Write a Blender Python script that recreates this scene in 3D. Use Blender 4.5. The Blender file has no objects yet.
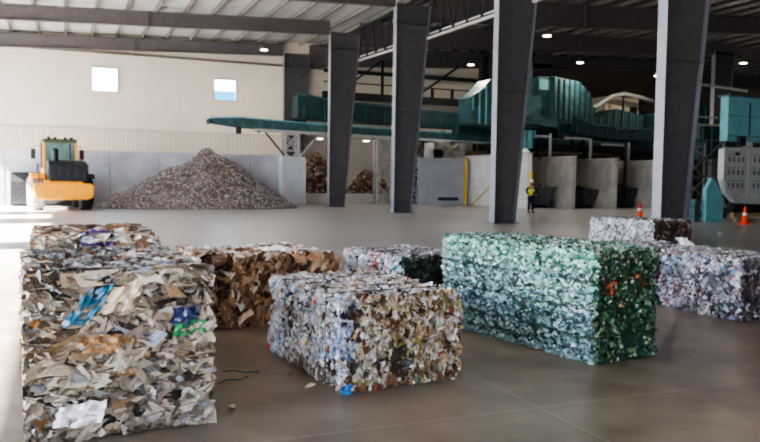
import bpy, bmesh, math, random
import numpy as np
from mathutils import Vector, noise, Matrix

SC = bpy.context.scene
COL = SC.collection
PI = math.pi
R = math.radians
random.seed(5)
rng = np.random.default_rng(11)

# ------------------------------------------------------------------ colours / materials
def lin(h):
    h = h.lstrip('#')
    c = [int(h[i:i + 2], 16) / 255 for i in (0, 2, 4)]
    return tuple((x / 12.92 if x <= .04045 else ((x + .055) / 1.055) ** 2.4) for x in c)

def mat(name, col, rough=.6, metal=0, spec=.4, nscale=6, namt=.15, bump=0, bscale=40, emit=None, estr=0, dirt=None, coord='Object', stretch=(1, 1, 1)):
    m = bpy.data.materials.new(name); m.use_nodes = True
    nt = m.node_tree; N = nt.nodes; L = nt.links
    b = N['Principled BSDF']
    b.inputs['Roughness'].default_value = rough
    b.inputs['Metallic'].default_value = metal
    b.inputs['Specular IOR Level'].default_value = spec
    c = lin(col) if isinstance(col, str) else col
    tc = N.new('ShaderNodeTexCoord'); mp = N.new('ShaderNodeMapping'); mp.inputs['Scale'].default_value = stretch
    L.new(tc.outputs[coord], mp.inputs[0])
    nz = N.new('ShaderNodeTexNoise'); nz.inputs['Scale'].default_value = nscale; nz.inputs['Detail'].default_value = 5
    L.new(mp.outputs[0], nz.inputs['Vector'])
    rp = N.new('ShaderNodeValToRGB')
    d = lin(dirt) if dirt else tuple(x * (1 - namt * 1.6) for x in c)
    rp.color_ramp.elements[0].position = .32; rp.color_ramp.elements[0].color = (*d, 1)
    rp.color_ramp.elements[1].position = .68; rp.color_ramp.elements[1].color = (*[min(1, x * (1 + namt * .5)) for x in c], 1)
    L.new(nz.outputs['Fac'], rp.inputs[0]); L.new(rp.outputs[0], b.inputs['Base Color'])
    if bump:
        n2 = N.new('ShaderNodeTexNoise'); n2.inputs['Scale'].default_value = bscale; n2.inputs['Detail'].default_value = 4
        L.new(mp.outputs[0], n2.inputs['Vector'])
        bp = N.new('ShaderNodeBump'); bp.inputs['Strength'].default_value = bump
        L.new(n2.outputs['Fac'], bp.inputs['Height']); L.new(bp.outputs[0], b.inputs['Normal'])
    if emit:
        b.inputs['Emission Color'].default_value = (*lin(emit), 1); b.inputs['Emission Strength'].default_value = estr
    return m

def attr_mat(name, rough=.55, spec=.4, trans=0, nscale=60):
    """scrap material: colour per scrap from the mesh, broken up by a fine noise"""
    m = bpy.data.materials.new(name); m.use_nodes = True
    nt = m.node_tree; N = nt.nodes; L = nt.links; b = N['Principled BSDF']
    at = N.new('ShaderNodeAttribute'); at.attribute_name = 'scrap'
    tc = N.new('ShaderNodeTexCoord')
    nz = N.new('ShaderNodeTexNoise'); nz.inputs['Scale'].default_value = nscale; nz.inputs['Detail'].default_value = 3
    L.new(tc.outputs['Object'], nz.inputs['Vector'])
    mr = N.new('ShaderNodeMapRange'); mr.inputs['From Min'].default_value = .3; mr.inputs['From Max'].default_value = .7
    mr.inputs['To Min'].default_value = .68; mr.inputs['To Max'].default_value = 1.12
    L.new(nz.outputs['Fac'], mr.inputs['Value'])
    mx = N.new('ShaderNodeVectorMath'); mx.operation = 'MULTIPLY'
    L.new(at.outputs['Color'], mx.inputs[0]); L.new(mr.outputs[0], mx.inputs[1])
    L.new(mx.outputs[0], b.inputs['Base Color'])
    b.inputs['Roughness'].default_value = rough; b.inputs['Specular IOR Level'].default_value = spec
    bp = N.new('ShaderNodeBump'); bp.inputs['Strength'].default_value = .35
    L.new(nz.outputs['Fac'], bp.inputs['Height']); L.new(bp.outputs[0], b.inputs['Normal'])
    return m

M = {}
M['paper'] = attr_mat('scrap_paper', .6, .3)
M['plastic'] = attr_mat('scrap_plastic', .3, .6, nscale=90)
M['steel_dark'] = mat('painted_steel_grey', '#4c4a4d', .5, .1, .5, 3, .15)
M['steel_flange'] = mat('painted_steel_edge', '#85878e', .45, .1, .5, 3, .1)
M['flange_shade'] = mat('shaded_right_flange', '#55575e', .5, .1, .5, 3, .1)  # shade on the right-hand flange is put into this grey
M['beam'] = mat('rafter_paint', '#5a5455', .55, .1, .4, 3, .12)
M['purlin'] = mat('purlin_galvanised', '#77746f', .55, .3, .4, 4, .2)
M['truss'] = mat('truss_galvanised', '#c9c8c4', .5, .2, .5, 4, .1)
M['dark'] = mat('dark_steel', '#24282b', .6, .2, .4, 4, .2)
M['black'] = mat('black_rubber', '#1b1b1c', .75, 0, .3, 8, .2, .2, 30)
M['teal'] = mat('teal_machine_paint', '#3b5d61', .5, .1, .5, 2, .2, dirt='#263f44')
M['teal_light'] = mat('light_teal_paint', '#6ba9b0', .5, .05, .5, 2, .12)
M['teal_dark'] = mat('dark_teal_paint', '#1d3a3e', .55, .1, .4, 2, .2)
M['galv'] = mat('galvanised_frame', '#b9bab8', .5, .3, .5, 5, .15)
M['white_paint'] = mat('white_painted_panel', '#d5d3cb', .55, 0, .4, 2, .1)
M['concrete_wall'] = mat('precast_concrete', '#b3b5bd', .8, 0, .25, .9, .16, .15, 12)
M['concrete_warm'] = mat('bunker_concrete', '#b1aca5', .8, 0, .25, .9, .2, .15, 12)
M['yellow'] = mat('loader_yellow', '#ffaa00', .4, 0, .5, 3, .04, dirt='#eb9600')
M['yellow_guard'] = mat('safety_yellow', '#e6c01e', .5, 0, .5, 3, .1)
M['tyre_dusty'] = mat('dusty_tyre', '#8d8680', .9, 0, .2, 5, .3, .5, 20)
M['rim'] = mat('wheel_rim', '#c4a34c', .6, .2, .4, 5, .2)
M['bucket'] = mat('worn_bucket_steel', '#3b3d42', .55, .5, .5, 5, .3)
M['grille'] = mat('engine_grille', '#1f2123', .6, .2, .4, 30, .4)
M['cone'] = mat('orange_cone_plastic', '#f2502a', .5, 0, .4, 5, .05)
M['cone_band'] = mat('reflective_band', '#f2e6da', .35, 0, .6, 5, .03)
M['vest'] = mat('hi_vis_cloth', '#cdea2b', .7, 0, .2, 10, .08)
M['navy'] = mat('dark_work_cloth', '#1c2130', .8, 0, .2, 10, .15)
M['skin'] = mat('skin', '#b98468', .6, 0, .4, 8, .08)
M['helmet'] = mat('helmet_shell', '#e9e9e4', .35, 0, .5, 4, .02)
M['wood'] = mat('timber_beam', '#9b8467', .8, 0, .2, 5, .25, stretch=(1, 12, 12))
M['binsteel'] = mat('scuffed_bin_steel', '#56585f', .6, .3, .4, 4, .25)
M['wire'] = mat('baling_wire', '#3a3734', .5, .6, .5, 8, .1)
M['lamp_on'] = mat('lamp_lens', '#ffffff', .4, 0, .3, 3, 0, emit='#fff2da', estr=14)
M['lamp_body'] = mat('lamp_housing', '#6b6d6e', .5, .5, .5, 4, .1)
M['blue_film'] = mat('blue_film', '#2c6a88', .4, 0, .5, 20, .25, .4, 30)
M['purple_film'] = mat('purple_film', '#4d3570', .4, 0, .5, 20, .25, .4, 30)
M['green_film'] = mat('green_card', '#2a7d4c', .5, 0, .5, 20, .2, .4, 30)
M['navy_film'] = mat('dark_blue_card', '#262e5c', .5, 0, .5, 20, .25, .4, 30)
M['white_film'] = mat('white_film', '#eeeef2', .4, 0, .5, 20, .08, .4, 30)

def glass_mat():
    m = bpy.data.materials.new('clear_glass'); m.use_nodes = True
    nt = m.node_tree; N = nt.nodes; L = nt.links; N.clear()
    o = N.new('ShaderNodeOutputMaterial'); mx = N.new('ShaderNodeMixShader'); t = N.new('ShaderNodeBsdfTransparent'); g = N.new('ShaderNodeBsdfGlossy')
    t.inputs[0].default_value = (.93, .97, .97, 1); g.inputs['Roughness'].default_value = .03
    f = N.new('ShaderNodeFresnel'); f.inputs[0].default_value = 1.3
    L.new(f.outputs[0], mx.inputs[0]); L.new(t.outputs[0], mx.inputs[1]); L.new(g.outputs[0], mx.inputs[2]); L.new(mx.outputs[0], o.inputs[0])
    return m
M['glass'] = glass_mat()
M['cab_glass'] = mat('tinted_cab_glass', '#6f8f8c', .12, .2, .8, 2, .25)

def floor_mat():
    m = bpy.data.materials.new('sealed_concrete_floor'); m.use_nodes = True
    nt = m.node_tree; N = nt.nodes; L = nt.links; b = N['Principled BSDF']
    g = N.new('ShaderNodeNewGeometry')
    def nz(sc, det, stretch=(1, 1, 1), dist=0):
        mp = N.new('ShaderNodeMapping'); mp.inputs['Scale'].default_value = stretch
        L.new(g.outputs['Position'], mp.inputs[0])
        n = N.new('ShaderNodeTexNoise'); n.inputs['Scale'].default_value = sc; n.inputs['Detail'].default_value = det; n.inputs['Distortion'].default_value = dist
        L.new(mp.outputs[0], n.inputs['Vector']); return n.outputs['Fac']
    a = nz(.45, 5, dist=.3); c = nz(2.2, 8, dist=.3); d = nz(30, 3); s = nz(.7, 5, (1, .12, 1), .3)
    ad = N.new('ShaderNodeMath'); ad.operation = 'MULTIPLY_ADD'; ad.inputs[1].default_value = .4
    L.new(c, ad.inputs[0]); 
    a2 = N.new('ShaderNodeMath'); a2.operation = 'MULTIPLY'; a2.inputs[1].default_value = .4; L.new(a, a2.inputs[0]); 
    a3 = N.new('ShaderNodeMath'); a3.operation = 'MULTIPLY_ADD'; a3.inputs[1].default_value = .2; L.new(s, a3.inputs[0]); L.new(a2.outputs[0], a3.inputs[2])
    L.new(a3.outputs[0], ad.inputs[2])
    rp = N.new('ShaderNodeValToRGB'); cr = rp.color_ramp
    cr.elements[0].position = .36; cr.elements[0].color = (*lin('#54493f'), 1)
    cr.elements[1].position = .66; cr.elements[1].color = (*lin('#8d8277'), 1)
    e = cr.elements.new(.5); e.color = (*lin('#73695e'), 1)
    L.new(ad.outputs[0], rp.inputs[0])
    # control joints: thin pale lines every few metres, along both building axes
    sx = N.new('ShaderNodeSeparateXYZ'); L.new(g.outputs['Position'], sx.inputs[0])
    def joint(out, off, period, w):
        p = N.new('ShaderNodeMath'); p.operation = 'SUBTRACT'; p.inputs[1].default_value = off; L.new(out, p.inputs[0])
        q = N.new('ShaderNodeMath'); q.operation = 'PINGPONG'; q.inputs[1].default_value = period / 2; L.new(p.outputs[0], q.inputs[0])
        r = N.new('ShaderNodeMath'); r.operation = 'LESS_THAN'; r.inputs[1].default_value = w; L.new(q.outputs[0], r.inputs[0]); return r.outputs[0]
    j = N.new('ShaderNodeMath'); j.operation = 'MAXIMUM'
    L.new(joint(sx.outputs['X'], 3.2, 6.4, .008), j.inputs[0]); L.new(joint(sx.outputs['Y'], 4.55, 8.7, .008), j.inputs[1])
    jm = N.new('ShaderNodeMath'); jm.operation = 'MULTIPLY'; jm.inputs[1].default_value = .22; L.new(j.outputs[0], jm.inputs[0])
    mx = N.new('ShaderNodeMix'); mx.data_type = 'RGBA'; L.new(jm.outputs[0], mx.inputs['Factor'])
    L.new(rp.outputs[0], mx.inputs['A']); mx.inputs['B'].default_value = (*lin('#c9c4bd'), 1)
    far_light = N.new('ShaderNodeMapRange'); far_light.interpolation_type = 'SMOOTHSTEP'; far_light.inputs['From Min'].default_value = 6; far_light.inputs['From Max'].default_value = 24  # brighter light on the far floor put into a paler colour
    far_light.inputs['To Min'].default_value = 0; far_light.inputs['To Max'].default_value = .58; L.new(sx.outputs['Y'], far_light.inputs['Value'])
    m3 = N.new('ShaderNodeMix'); m3.data_type = 'RGBA'; L.new(far_light.outputs[0], m3.inputs['Factor']); L.new(mx.outputs['Result'], m3.inputs['A']); m3.inputs['B'].default_value = (*lin('#c2c2c3'), 1)
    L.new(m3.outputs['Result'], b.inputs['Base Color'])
    b.inputs['Roughness'].default_value = .3
    b.inputs['Specular IOR Level'].default_value = .5
    return m

def wall_mat(name, upper, lower, split, rib, ribdepth, seam=3.0):
    """insulated wall panel: fine vertical ribs and panel seams along X"""
    m = bpy.data.materials.new(name); m.use_nodes = True
    nt = m.node_tree; N = nt.nodes; L = nt.links; b = N['Principled BSDF']
    g = N.new('ShaderNodeNewGeometry'); sx = N.new('ShaderNodeSeparateXYZ'); L.new(g.outputs['Position'], sx.inputs[0])
    nz = N.new('ShaderNodeTexNoise'); nz.inputs['Scale'].default_value = .5; nz.inputs['Detail'].default_value = 5; L.new(g.outputs['Position'], nz.inputs['Vector'])
    rp = N.new('ShaderNodeValToRGB'); rp.color_ramp.elements[0].position = .3; rp.color_ramp.elements[1].position = .7
    c = lin(upper); rp.color_ramp.elements[0].color = (*[x * .9 for x in c], 1); rp.color_ramp.elements[1].color = (*c, 1)
    L.new(nz.outputs['Fac'], rp.inputs[0])
    pp = N.new('ShaderNodeMath'); pp.operation = 'PINGPONG'; pp.inputs[1].default_value = rib / 2; L.new(sx.outputs['X'], pp.inputs[0])
    dv = N.new('ShaderNodeMath'); dv.operation = 'DIVIDE'; dv.inputs[1].default_value = rib / 2; L.new(pp.outputs[0], dv.inputs[0])
    mr = N.new('ShaderNodeMapRange'); mr.inputs['From Min'].default_value = 0; mr.inputs['From Max'].default_value = .35
    mr.inputs['To Min'].default_value = 1 - ribdepth; mr.inputs['To Max'].default_value = 1; L.new(dv.outputs[0], mr.inputs['Value'])
    p2 = N.new('ShaderNodeMath'); p2.operation = 'PINGPONG'; p2.inputs[1].default_value = seam / 2; L.new(sx.outputs['X'], p2.inputs[0])
    ls = N.new('ShaderNodeMath'); ls.operation = 'GREATER_THAN'; ls.inputs[1].default_value = .02; L.new(p2.outputs[0], ls.inputs[0])
    m2 = N.new('ShaderNodeMapRange'); m2.inputs['To Min'].default_value = .86; m2.inputs['To Max'].default_value = 1; L.new(ls.outputs[0], m2.inputs['Value'])
    ml = N.new('ShaderNodeMath'); ml.operation = 'MULTIPLY'; L.new(mr.outputs[0], ml.inputs[0]); L.new(m2.outputs[0], ml.inputs[1])
    vm = N.new('ShaderNodeVectorMath'); vm.operation = 'MULTIPLY'; L.new(rp.outputs[0], vm.inputs[0]); L.new(ml.outputs[0], vm.inputs[1])
    L.new(vm.outputs[0], b.inputs['Base Color']); b.inputs['Roughness'].default_value = .65; b.inputs['Specular IOR Level'].default_value = .3
    return m

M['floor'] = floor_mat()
M['wall_shaded'] = wall_mat('shaded_wall_cladding', '#5f544b', None, 0, .3, .2, 5.2)  # same end wall; its dim stretch is put into a darker colour
M['wall_patch'] = mat('lit_wall_cream', '#e3d3bd', .6, 0, .3, 2, .06)
M['wall_panel'] = wall_mat('cream_wall_panel', '#e8ddcb', None, 0, .9, .03, 5.2)
M['wall_ribbed'] = wall_mat('ribbed_metal_cladding', '#d8cab8', None, 0, .3, .22, 5.2)
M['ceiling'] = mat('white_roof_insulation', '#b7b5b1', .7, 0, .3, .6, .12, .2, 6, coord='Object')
M['ceiling_shaded'] = mat('shaded_roof_insulation', '#4c4b4a', .75, 0, .3, .6, .2, .2, 6)  # same insulation; shade towards the right is put into the colour
M['bay_back'] = mat('shaded_bay_back', '#5a4438', .8, .1, .3, 1.2, .3)  # darkness of the bays under the machinery put into the colour
M['far_cladding'] = mat('blue_outdoor_cladding', '#1a7391', .5, 0, .4, 1, .05)

# ------------------------------------------------------------------ mesh helpers
class MB:
    def __init__(s): s.v = []; s.f = []; s.mi = []; s.cur = 0
    def add(s, vs, fs):
        o = len(s.v); s.v += [tuple(x) for x in vs]; s.f += [tuple(i + o for i in f) for f in fs]; s.mi += [s.cur] * len(fs); return s
    def box(s, x0, x1, y0, y1, z0, z1):
        return s.add([(x0, y0, z0), (x1, y0, z0), (x1, y1, z0), (x0, y1, z0), (x0, y0, z1), (x1, y0, z1), (x1, y1, z1), (x0, y1, z1)],
                     [(0, 3, 2, 1), (4, 5, 6, 7), (0, 1, 5, 4), (1, 2, 6, 5), (2, 3, 7, 6), (3, 0, 4, 7)])
    def prism(s, prof, axis, a, b):
        """profile of 2D points extruded along an axis: 'x' (y,z), 'y' (x,z), 'z' (x,y)"""
        n = len(prof)
        def P(p, t): return {'x': (t, p[0], p[1]), 'y': (p[0], t, p[1]), 'z': (p[0], p[1], t)}[axis]
        vs = [P(p, a) for p in prof] + [P(p, b) for p in prof]
        fs = [tuple(range(n))[::-1], tuple(range(n, 2 * n))] + [(i, (i + 1) % n, n + (i + 1) % n, n + i) for i in range(n)]
        return s.add(vs, fs)
    def tube(s, pts, r, n=8, cap=True):
        pts = [Vector(p) for p in pts]; rr = r if isinstance(r, (list, tuple)) else [r] * len(pts)
        vs = []; fs = []
        for i, p in enumerate(pts):
            d = (pts[min(i + 1, len(pts) - 1)] - pts[max(i - 1, 0)]).normalized()
            a = d.cross(Vector((0, 0, 1)) if abs(d.z) < .9 else Vector((1, 0, 0))).normalized(); b = d.cross(a)
            for k in range(n):
                t = 2 * PI * k / n; vs.append(p + (a * math.cos(t) + b * math.sin(t)) * rr[i])
        for i in range(len(pts) - 1):
            for k in range(n):
                fs.append((i * n + k, i * n + (k + 1) % n, (i + 1) * n + (k + 1) % n, (i + 1) * n + k))
        if cap: fs += [tuple(range(n)), tuple(range((len(pts) - 1) * n, len(pts) * n))[::-1]]
        return s.add(vs, fs)
    def bar(s, p0, p1, w, h=None):
        """rectangular bar between two points"""
        h = h or w; p0 = Vector(p0); p1 = Vector(p1); d = (p1 - p0).normalized()
        a = d.cross(Vector((0, 0, 1)) if abs(d.z) < .95 else Vector((0, 1, 0))).normalized(); b = d.cross(a)
        vs = []
        for p in (p0, p1):
            for sa, sb in ((-1, -1), (1, -1), (1, 1), (-1, 1)): vs.append(p + a * sa * w / 2 + b * sb * h / 2)
        return s.add(vs, [(0, 1, 2, 3), (7, 6, 5, 4), (0, 4, 5, 1), (1, 5, 6, 2), (2, 6, 7, 3), (3, 7, 4, 0)])
    def lathe(s, prof, c=(0, 0, 0), n=24, axis='z'):
        vs = []; fs = []
        for r, h in prof:
            for k in range(n):
                t = 2 * PI * k / n; a, b = r * math.cos(t), r * math.sin(t)
                vs.append({'z': (c[0] + a, c[1] + b, c[2] + h), 'x': (c[0] + h, c[1] + a, c[2] + b), 'y': (c[0] + a, c[1] + h, c[2] + b)}[axis])
        m = len(prof)
        for i in range(m - 1):
            for k in range(n): fs.append((i * n + k, i * n + (k + 1) % n, (i + 1) * n + (k + 1) % n, (i + 1) * n + k))
        fs += [tuple(range(n))[::-1], tuple(range((m - 1) * n, m * n))]
        return s.add(vs, fs)
    def build(s, name, m, parent=None, bevel=0, smooth=False):
        me = bpy.data.meshes.new(name); me.from_pydata(s.v, [], s.f)
        bm = bmesh.new(); bm.from_mesh(me); bmesh.ops.recalc_face_normals(bm, faces=bm.faces); bm.to_mesh(me); bm.free()
        ms = m if isinstance(m, (list, tuple)) else [m]
        for q in ms: me.materials.append(q)
        if len(ms) > 1: me.polygons.foreach_set('material_index', s.mi)
        o = bpy.data.objects.new(name, me); COL.objects.link(o)
        if parent: o.parent = parent
        if bevel:
            md = o.modifiers.new('b', 'BEVEL'); md.width = bevel; md.segments = 2; md.limit_method = 'ANGLE'
        if smooth:
            for p in me.polygons: p.use_smooth = True
        return o

def empty(name, loc=(0, 0, 0), rz=0):
    o = bpy.data.objects.new(name, None); COL.objects.link(o); o.location = loc; o.rotation_euler = (0, 0, rz); o.empty_display_size = .2; return o
def tag(o, label=None, cat=None, group=None, kind=None):
    if label: o['label'] = label
    if cat: o['category'] = cat
    if group: o['group'] = group
    if kind: o['kind'] = kind
    return o
def dup(root, loc, rz=None):
    r = root.copy(); COL.objects.link(r); r.location = loc
    if rz is not None: r.rotation_euler = (0, 0, rz)
    for ch in list(root.children):
        c = ch.copy(); COL.objects.link(c); c.parent = r
        for g in ch.children:
            d = g.copy(); COL.objects.link(d); d.parent = c
    return r
def struct(o): o['kind'] = 'structure'; return o

# ------------------------------------------------------------------ scraps
def flakes(P, Nn, rad, cols, tilt, elong=1.0, along=None, curl=.35, lift=.0):
    """crumpled irregular scraps: returns verts, faces, vertex colours"""
    n = len(P)
    Nn = Nn + rng.normal(0, 1, (n, 3)) * tilt
    Nn /= np.linalg.norm(Nn, axis=1)[:, None]
    if along is None: ref = rng.normal(0, 1, (n, 3))
    else: ref = np.tile(np.array(along, float), (n, 1)) + rng.normal(0, .22, (n, 3))
    A = ref - (ref * Nn).sum(1)[:, None] * Nn; A /= np.linalg.norm(A, axis=1)[:, None] + 1e-9
    B = np.cross(Nn, A)
    K = 7
    ang = np.linspace(0, 2 * PI, K, endpoint=False)[None, :] + rng.normal(0, .22, (n, K))
    ro = rad[:, None] * rng.uniform(.55, 1.25, (n, K)); ri = ro * rng.uniform(.4, .6, (n, K))
    el = (np.full(n, elong) if np.isscalar(elong) else elong)[:, None]
    fold_dir = rng.uniform(0, PI, n)[:, None]; fold = rng.normal(0, curl, n)[:, None]
    def ring(r, a, amp):
        x = r * np.cos(a) * el; y = r * np.sin(a) / np.sqrt(el)
        dist = np.abs(x * np.cos(fold_dir) / el + y * np.sin(fold_dir))
        z = dist * fold + rng.normal(0, amp, r.shape) * rad[:, None]
        return P[:, None, :] + x[..., None] * A[:, None, :] + y[..., None] * B[:, None, :] + (z + lift * rad[:, None])[..., None] * Nn[:, None, :]
    V0 = ring(np.zeros((n, 1)), np.zeros((n, 1)), .22)
    V1 = ring(ri, ang, .2); V2 = ring(ro, ang + rng.normal(0, .1, (n, K)), .24)
    V = np.concatenate([V0, V1, V2], 1).reshape(-1, 3)
    m = 1 + 2 * K
    base = (np.arange(n) * m)[:, None]
    F = []
    for k in range(K):
        k2 = (k + 1) % K
        F.append(np.stack([base[:, 0], base[:, 0] + 1 + k, base[:, 0] + 1 + k2], 1))
    T = np.concatenate(F, 0).tolist()
    Q = []
    for k in range(K):
        k2 = (k + 1) % K
        Q.append(np.stack([base[:, 0] + 1 + k, base[:, 0] + 1 + K + k, base[:, 0] + 1 + K + k2, base[:, 0] + 1 + k2], 1))
    T += np.concatenate(Q, 0).tolist()
    C = np.repeat(cols, m, 0).reshape(n, m, 3) * rng.uniform(.88, 1.08, (n, m, 1))
    return V, T, C.reshape(-1, 3)

def pick(pal, n, vary=.1):
    """pal: list of (hex, weight)"""
    w = np.array([p[1] for p in pal], float); w /= w.sum()
    c = np.array([lin(p[0]) for p in pal]); i = rng.choice(len(pal), n, p=w)
    return np.clip(c[i] * rng.normal(1, vary, (n, 1)) * rng.normal(1, vary * .3, (n, 3)), 0.004, 1)

def body_lattice(L, W, H, step, amp, base_col, seed):
    """rough rounded block; origin at bottom near corner: x 0..W, y 0..L, z 0..H"""
    nx, ny, nz_ = [max(4, int(round(a / step))) for a in (W, L, H)]
    idx = {}; V = []
    def vid(i, j, k):
        key = (i, j, k)
        if key not in idx:
            p = Vector((W * i / nx, L * j / ny, H * k / nz_))
            c = Vector((W / 2, L / 2, H / 2)); q = p - c
            e = (abs(q.x) / (W / 2)) ** 8 + (abs(q.y) / (L / 2)) ** 8 + (abs(q.z) / (H / 2)) ** 8
            inset = .02 + .035 * max(0, e - 1)
            d = noise.noise_vector(p * 7 + Vector((seed, seed * 2, 0))) * amp + noise.noise_vector(p * 22 + Vector((seed, 0, 0))) * amp * .6
            s = Vector([a - math.copysign(min(abs(a), inset), a) if abs(abs(a) - h) < 1e-6 else a * (1 - inset / h) for a, h in zip(q, (W / 2, L / 2, H / 2))])
            r = c + s + d
            r.z = max(r.z, .004) if k > 0 else .004 + abs(d.z) * .2
            idx[key] = len(V); V.append(tuple(r))
        return idx[key]
    F = []
    for i in range(nx):
        for j in range(ny):
            F.append((vid(i, j, 0), vid(i, j + 1, 0), vid(i + 1, j + 1, 0), vid(i + 1, j, 0)))
            F.append((vid(i, j, nz_), vid(i + 1, j, nz_), vid(i + 1, j + 1, nz_), vid(i, j + 1, nz_)))
    for i in range(nx):
        for k in range(nz_):
            F.append((vid(i, 0, k), vid(i + 1, 0, k), vid(i + 1, 0, k + 1), vid(i, 0, k + 1)))
            F.append((vid(i, ny, k), vid(i, ny, k + 1), vid(i + 1, ny, k + 1), vid(i + 1, ny, k)))
    for j in range(ny):
        for k in range(nz_):
            F.append((vid(0, j, k), vid(0, j, k + 1), vid(0, j + 1, k + 1), vid(0, j + 1, k)))
            F.append((vid(nx, j, k), vid(nx, j + 1, k), vid(nx, j + 1, k + 1), vid(nx, j, k + 1)))
    bc = np.array(lin(base_col)); C = np.tile(bc, (len(V), 1)) * rng.uniform(.6, 1.3, (len(V), 1))
    return np.array(V), F, C

def scrap_object(name, parts, m, parent=None):
    Vs = []; Fs = []; Cs = []; off = 0
    for V, F, C in parts:
        Vs.append(V); Cs.append(C); Fs += [[i + off for i in f] for f in F]; off += len(V)
    V = np.concatenate(Vs); C = np.concatenate(Cs)
    me = bpy.data.meshes.new(name); me.from_pydata(V.tolist(), [], Fs)
    ca = me.color_attributes.new('scrap', 'FLOAT_COLOR', 'POINT')
    ca.data.foreach_set('color', np.concatenate([C, np.ones((len(C), 1))], 1).astype(np.float32).ravel())
    me.materials.append(m); o = bpy.data.objects.new(name, me); COL.objects.link(o)
    if parent: o.parent = parent
    return o

def make_bale(loc, rz, W, L, H, faces, material, base='#4a4038', amp=.03, step=.06, seed=1, wires=(), wire_axis=None, name='waste_bale', zbulge=0):
    """faces: dict face -> dict(n, size, pal, tilt, elong, along, zones). Only these faces get scraps."""
    t = empty(name, (loc[0], loc[1], loc[2] if len(loc) > 2 else 0), rz)
    parts = [body_lattice(L, W, H, step, amp, base, seed)]
    for fk, d in faces.items():
        n = int(d['n'] * 1.35); a = rng.uniform(0, 1, n); b = rng.uniform(0, 1, n); e = rng.normal(0, .012, n) + d.get('out', .0)
        if fk == 'left':   P = np.stack([-e, a * L, b * H], 1); Nn = np.tile([-1., 0, 0], (n, 1))
        if fk == 'right':  P = np.stack([W + e, a * L, b * H], 1); Nn = np.tile([1., 0, 0], (n, 1))
        if fk == 'front':  P = np.stack([a * W, -e, b * H], 1); Nn = np.tile([0, -1., 0], (n, 1))
        if fk == 'back':   P = np.stack([a * W, L + e, b * H], 1); Nn = np.tile([0, 1., 0], (n, 1))
        if fk == 'top':    P = np.stack([a * W, b * L, H + e], 1); Nn = np.tile([0, 0, 1.], (n, 1))
        # lumpy face: push in and out with a low-frequency noise
        lump = np.array([noise.noise(Vector(p) * 3.2 + Vector((seed * 3, 1, 0))) for p in P]) * d.get('lump', .05)
        P = P + Nn * lump[:, None]
        # grooves where the bale is squeezed
        for (ax, pos, wd, dp) in d.get('grooves', ()):
            pw_ = pos + .02 * np.sin(a * 9 + pos * 40) + .012 * np.sin(a * 23 + pos * 11)
            s = np.exp(-((P[:, ax] - pw_) / wd) ** 2) * dp
            P = P - Nn * s[:, None]
        n_ = n; lo, hi = d['size']; rad = (lo + (hi - lo) * rng.random(n) ** 1.8) * d.get('sc', .82)
        cols = pick(d['pal'], n, d.get('vary', .14))
        for (fn, pal) in d.get('zones', ()):
            mk = fn(a, b) & (rng.random(n) < .85)
            if mk.sum(): cols[mk] = pick(pal, int(mk.sum()), .12)
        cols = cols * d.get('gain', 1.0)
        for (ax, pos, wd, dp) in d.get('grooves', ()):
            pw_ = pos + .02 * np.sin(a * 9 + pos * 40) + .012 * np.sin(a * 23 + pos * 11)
            cols = cols * (1 - .6 * np.exp(-((P[:, ax] - pw_) / wd) ** 2))[:, None]  # crease shade put into the scrap colours along the grooves
        P[:, 2] = np.maximum(P[:, 2], rad * .55 + .01)
        P = P - Nn * .012
        V, F, C = flakes(P, Nn, rad, cols, d.get('tilt', .35), d.get('elong', 1.0), d.get('along'), d.get('curl', .5) * .7)
        lim = d.get('lim', .034)
        for ax, hi_ in ((0, W), (1, L), (2, H)):
            o_ = V[:, ax] - hi_; mk = o_ > 0; V[mk, ax] = hi_ + lim * np.tanh(o_[mk] / lim)
            if ax < 2: o_ = -V[:, ax]; mk = o_ > 0; V[mk, ax] = -lim * np.tanh(o_[mk] / lim)
        V[:, 2] = np.maximum(V[:, 2], .003)
        parts.append((V, F, C))
    scrap_object('compressed_scrap', parts, material, t)
    for pos in wires:
        mb = MB(); g = .012
        if wire_axis == 'z':   # loops lying level round the bale
            mb.tube([(-g, -g, pos), (W + g, -g, pos), (W + g, L + g, pos), (-g, L + g, pos), (-g, -g, pos)], .004, 5)
        elif wire_axis == 'x': # loops round front, top, back
            mb.tube([(pos, -g, .01), (pos, -g, H + g), (pos, L + g, H + g), (pos, L + g, .01), (pos, -g, .01)], .004, 5)
        else:                  # loops round left, top, right
            mb.tube([(-g, pos, .01), (-g, pos, H + g), (W + g, pos, H + g), (W + g, pos, .01), (-g, pos, .01)], .004, 5)
        mb.build('baling_wire', M['wire'], t)
    return t

def sheet(name, pts, m, parent, amp=.012, sub=9, seed=0):
    """a torn crumpled sheet spanning a quad (4 local points)"""
    a, b, c, d = [Vector(p) for p in pts]; V = []; F = []
    nrm = (b - a).cross(d - a).normalized()
    for i in range(sub + 1):
        for j in range(sub + 1):
            s, t = i / sub, j / sub
            p = (a * (1 - s) + b * s) * (1 - t) + (d * (1 - s) + c * s) * t
            e = noise.noise_vector(Vector((s * 3 + seed, t * 3, seed))) * .02 * (1 if i in (0, sub) or j in (0, sub) else .4)
            V.append(tuple(p + nrm * noise.noise(Vector((s * 4 + seed, t * 4, 3))) * amp * 2 + e))
    for i in range(sub):
        for j in range(sub): F.append((i * (sub + 1) + j, (i + 1) * (sub + 1) + j, (i + 1) * (sub + 1) + j + 1, i * (sub + 1) + j + 1))
    mb = MB(); mb.add(V, F); return mb.build(name, m, parent)

# ------------------------------------------------------------------ building shell  (X along the end wall, Y away from the camera side)
WX0, WX1, WY0, WY1 = -10.0, 62.0, -14.0, 52.5
def zroof(x): return 10.65 + .042 * (x + 3) if x < 46 else 12.71 - .042 * (x - 46)

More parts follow.
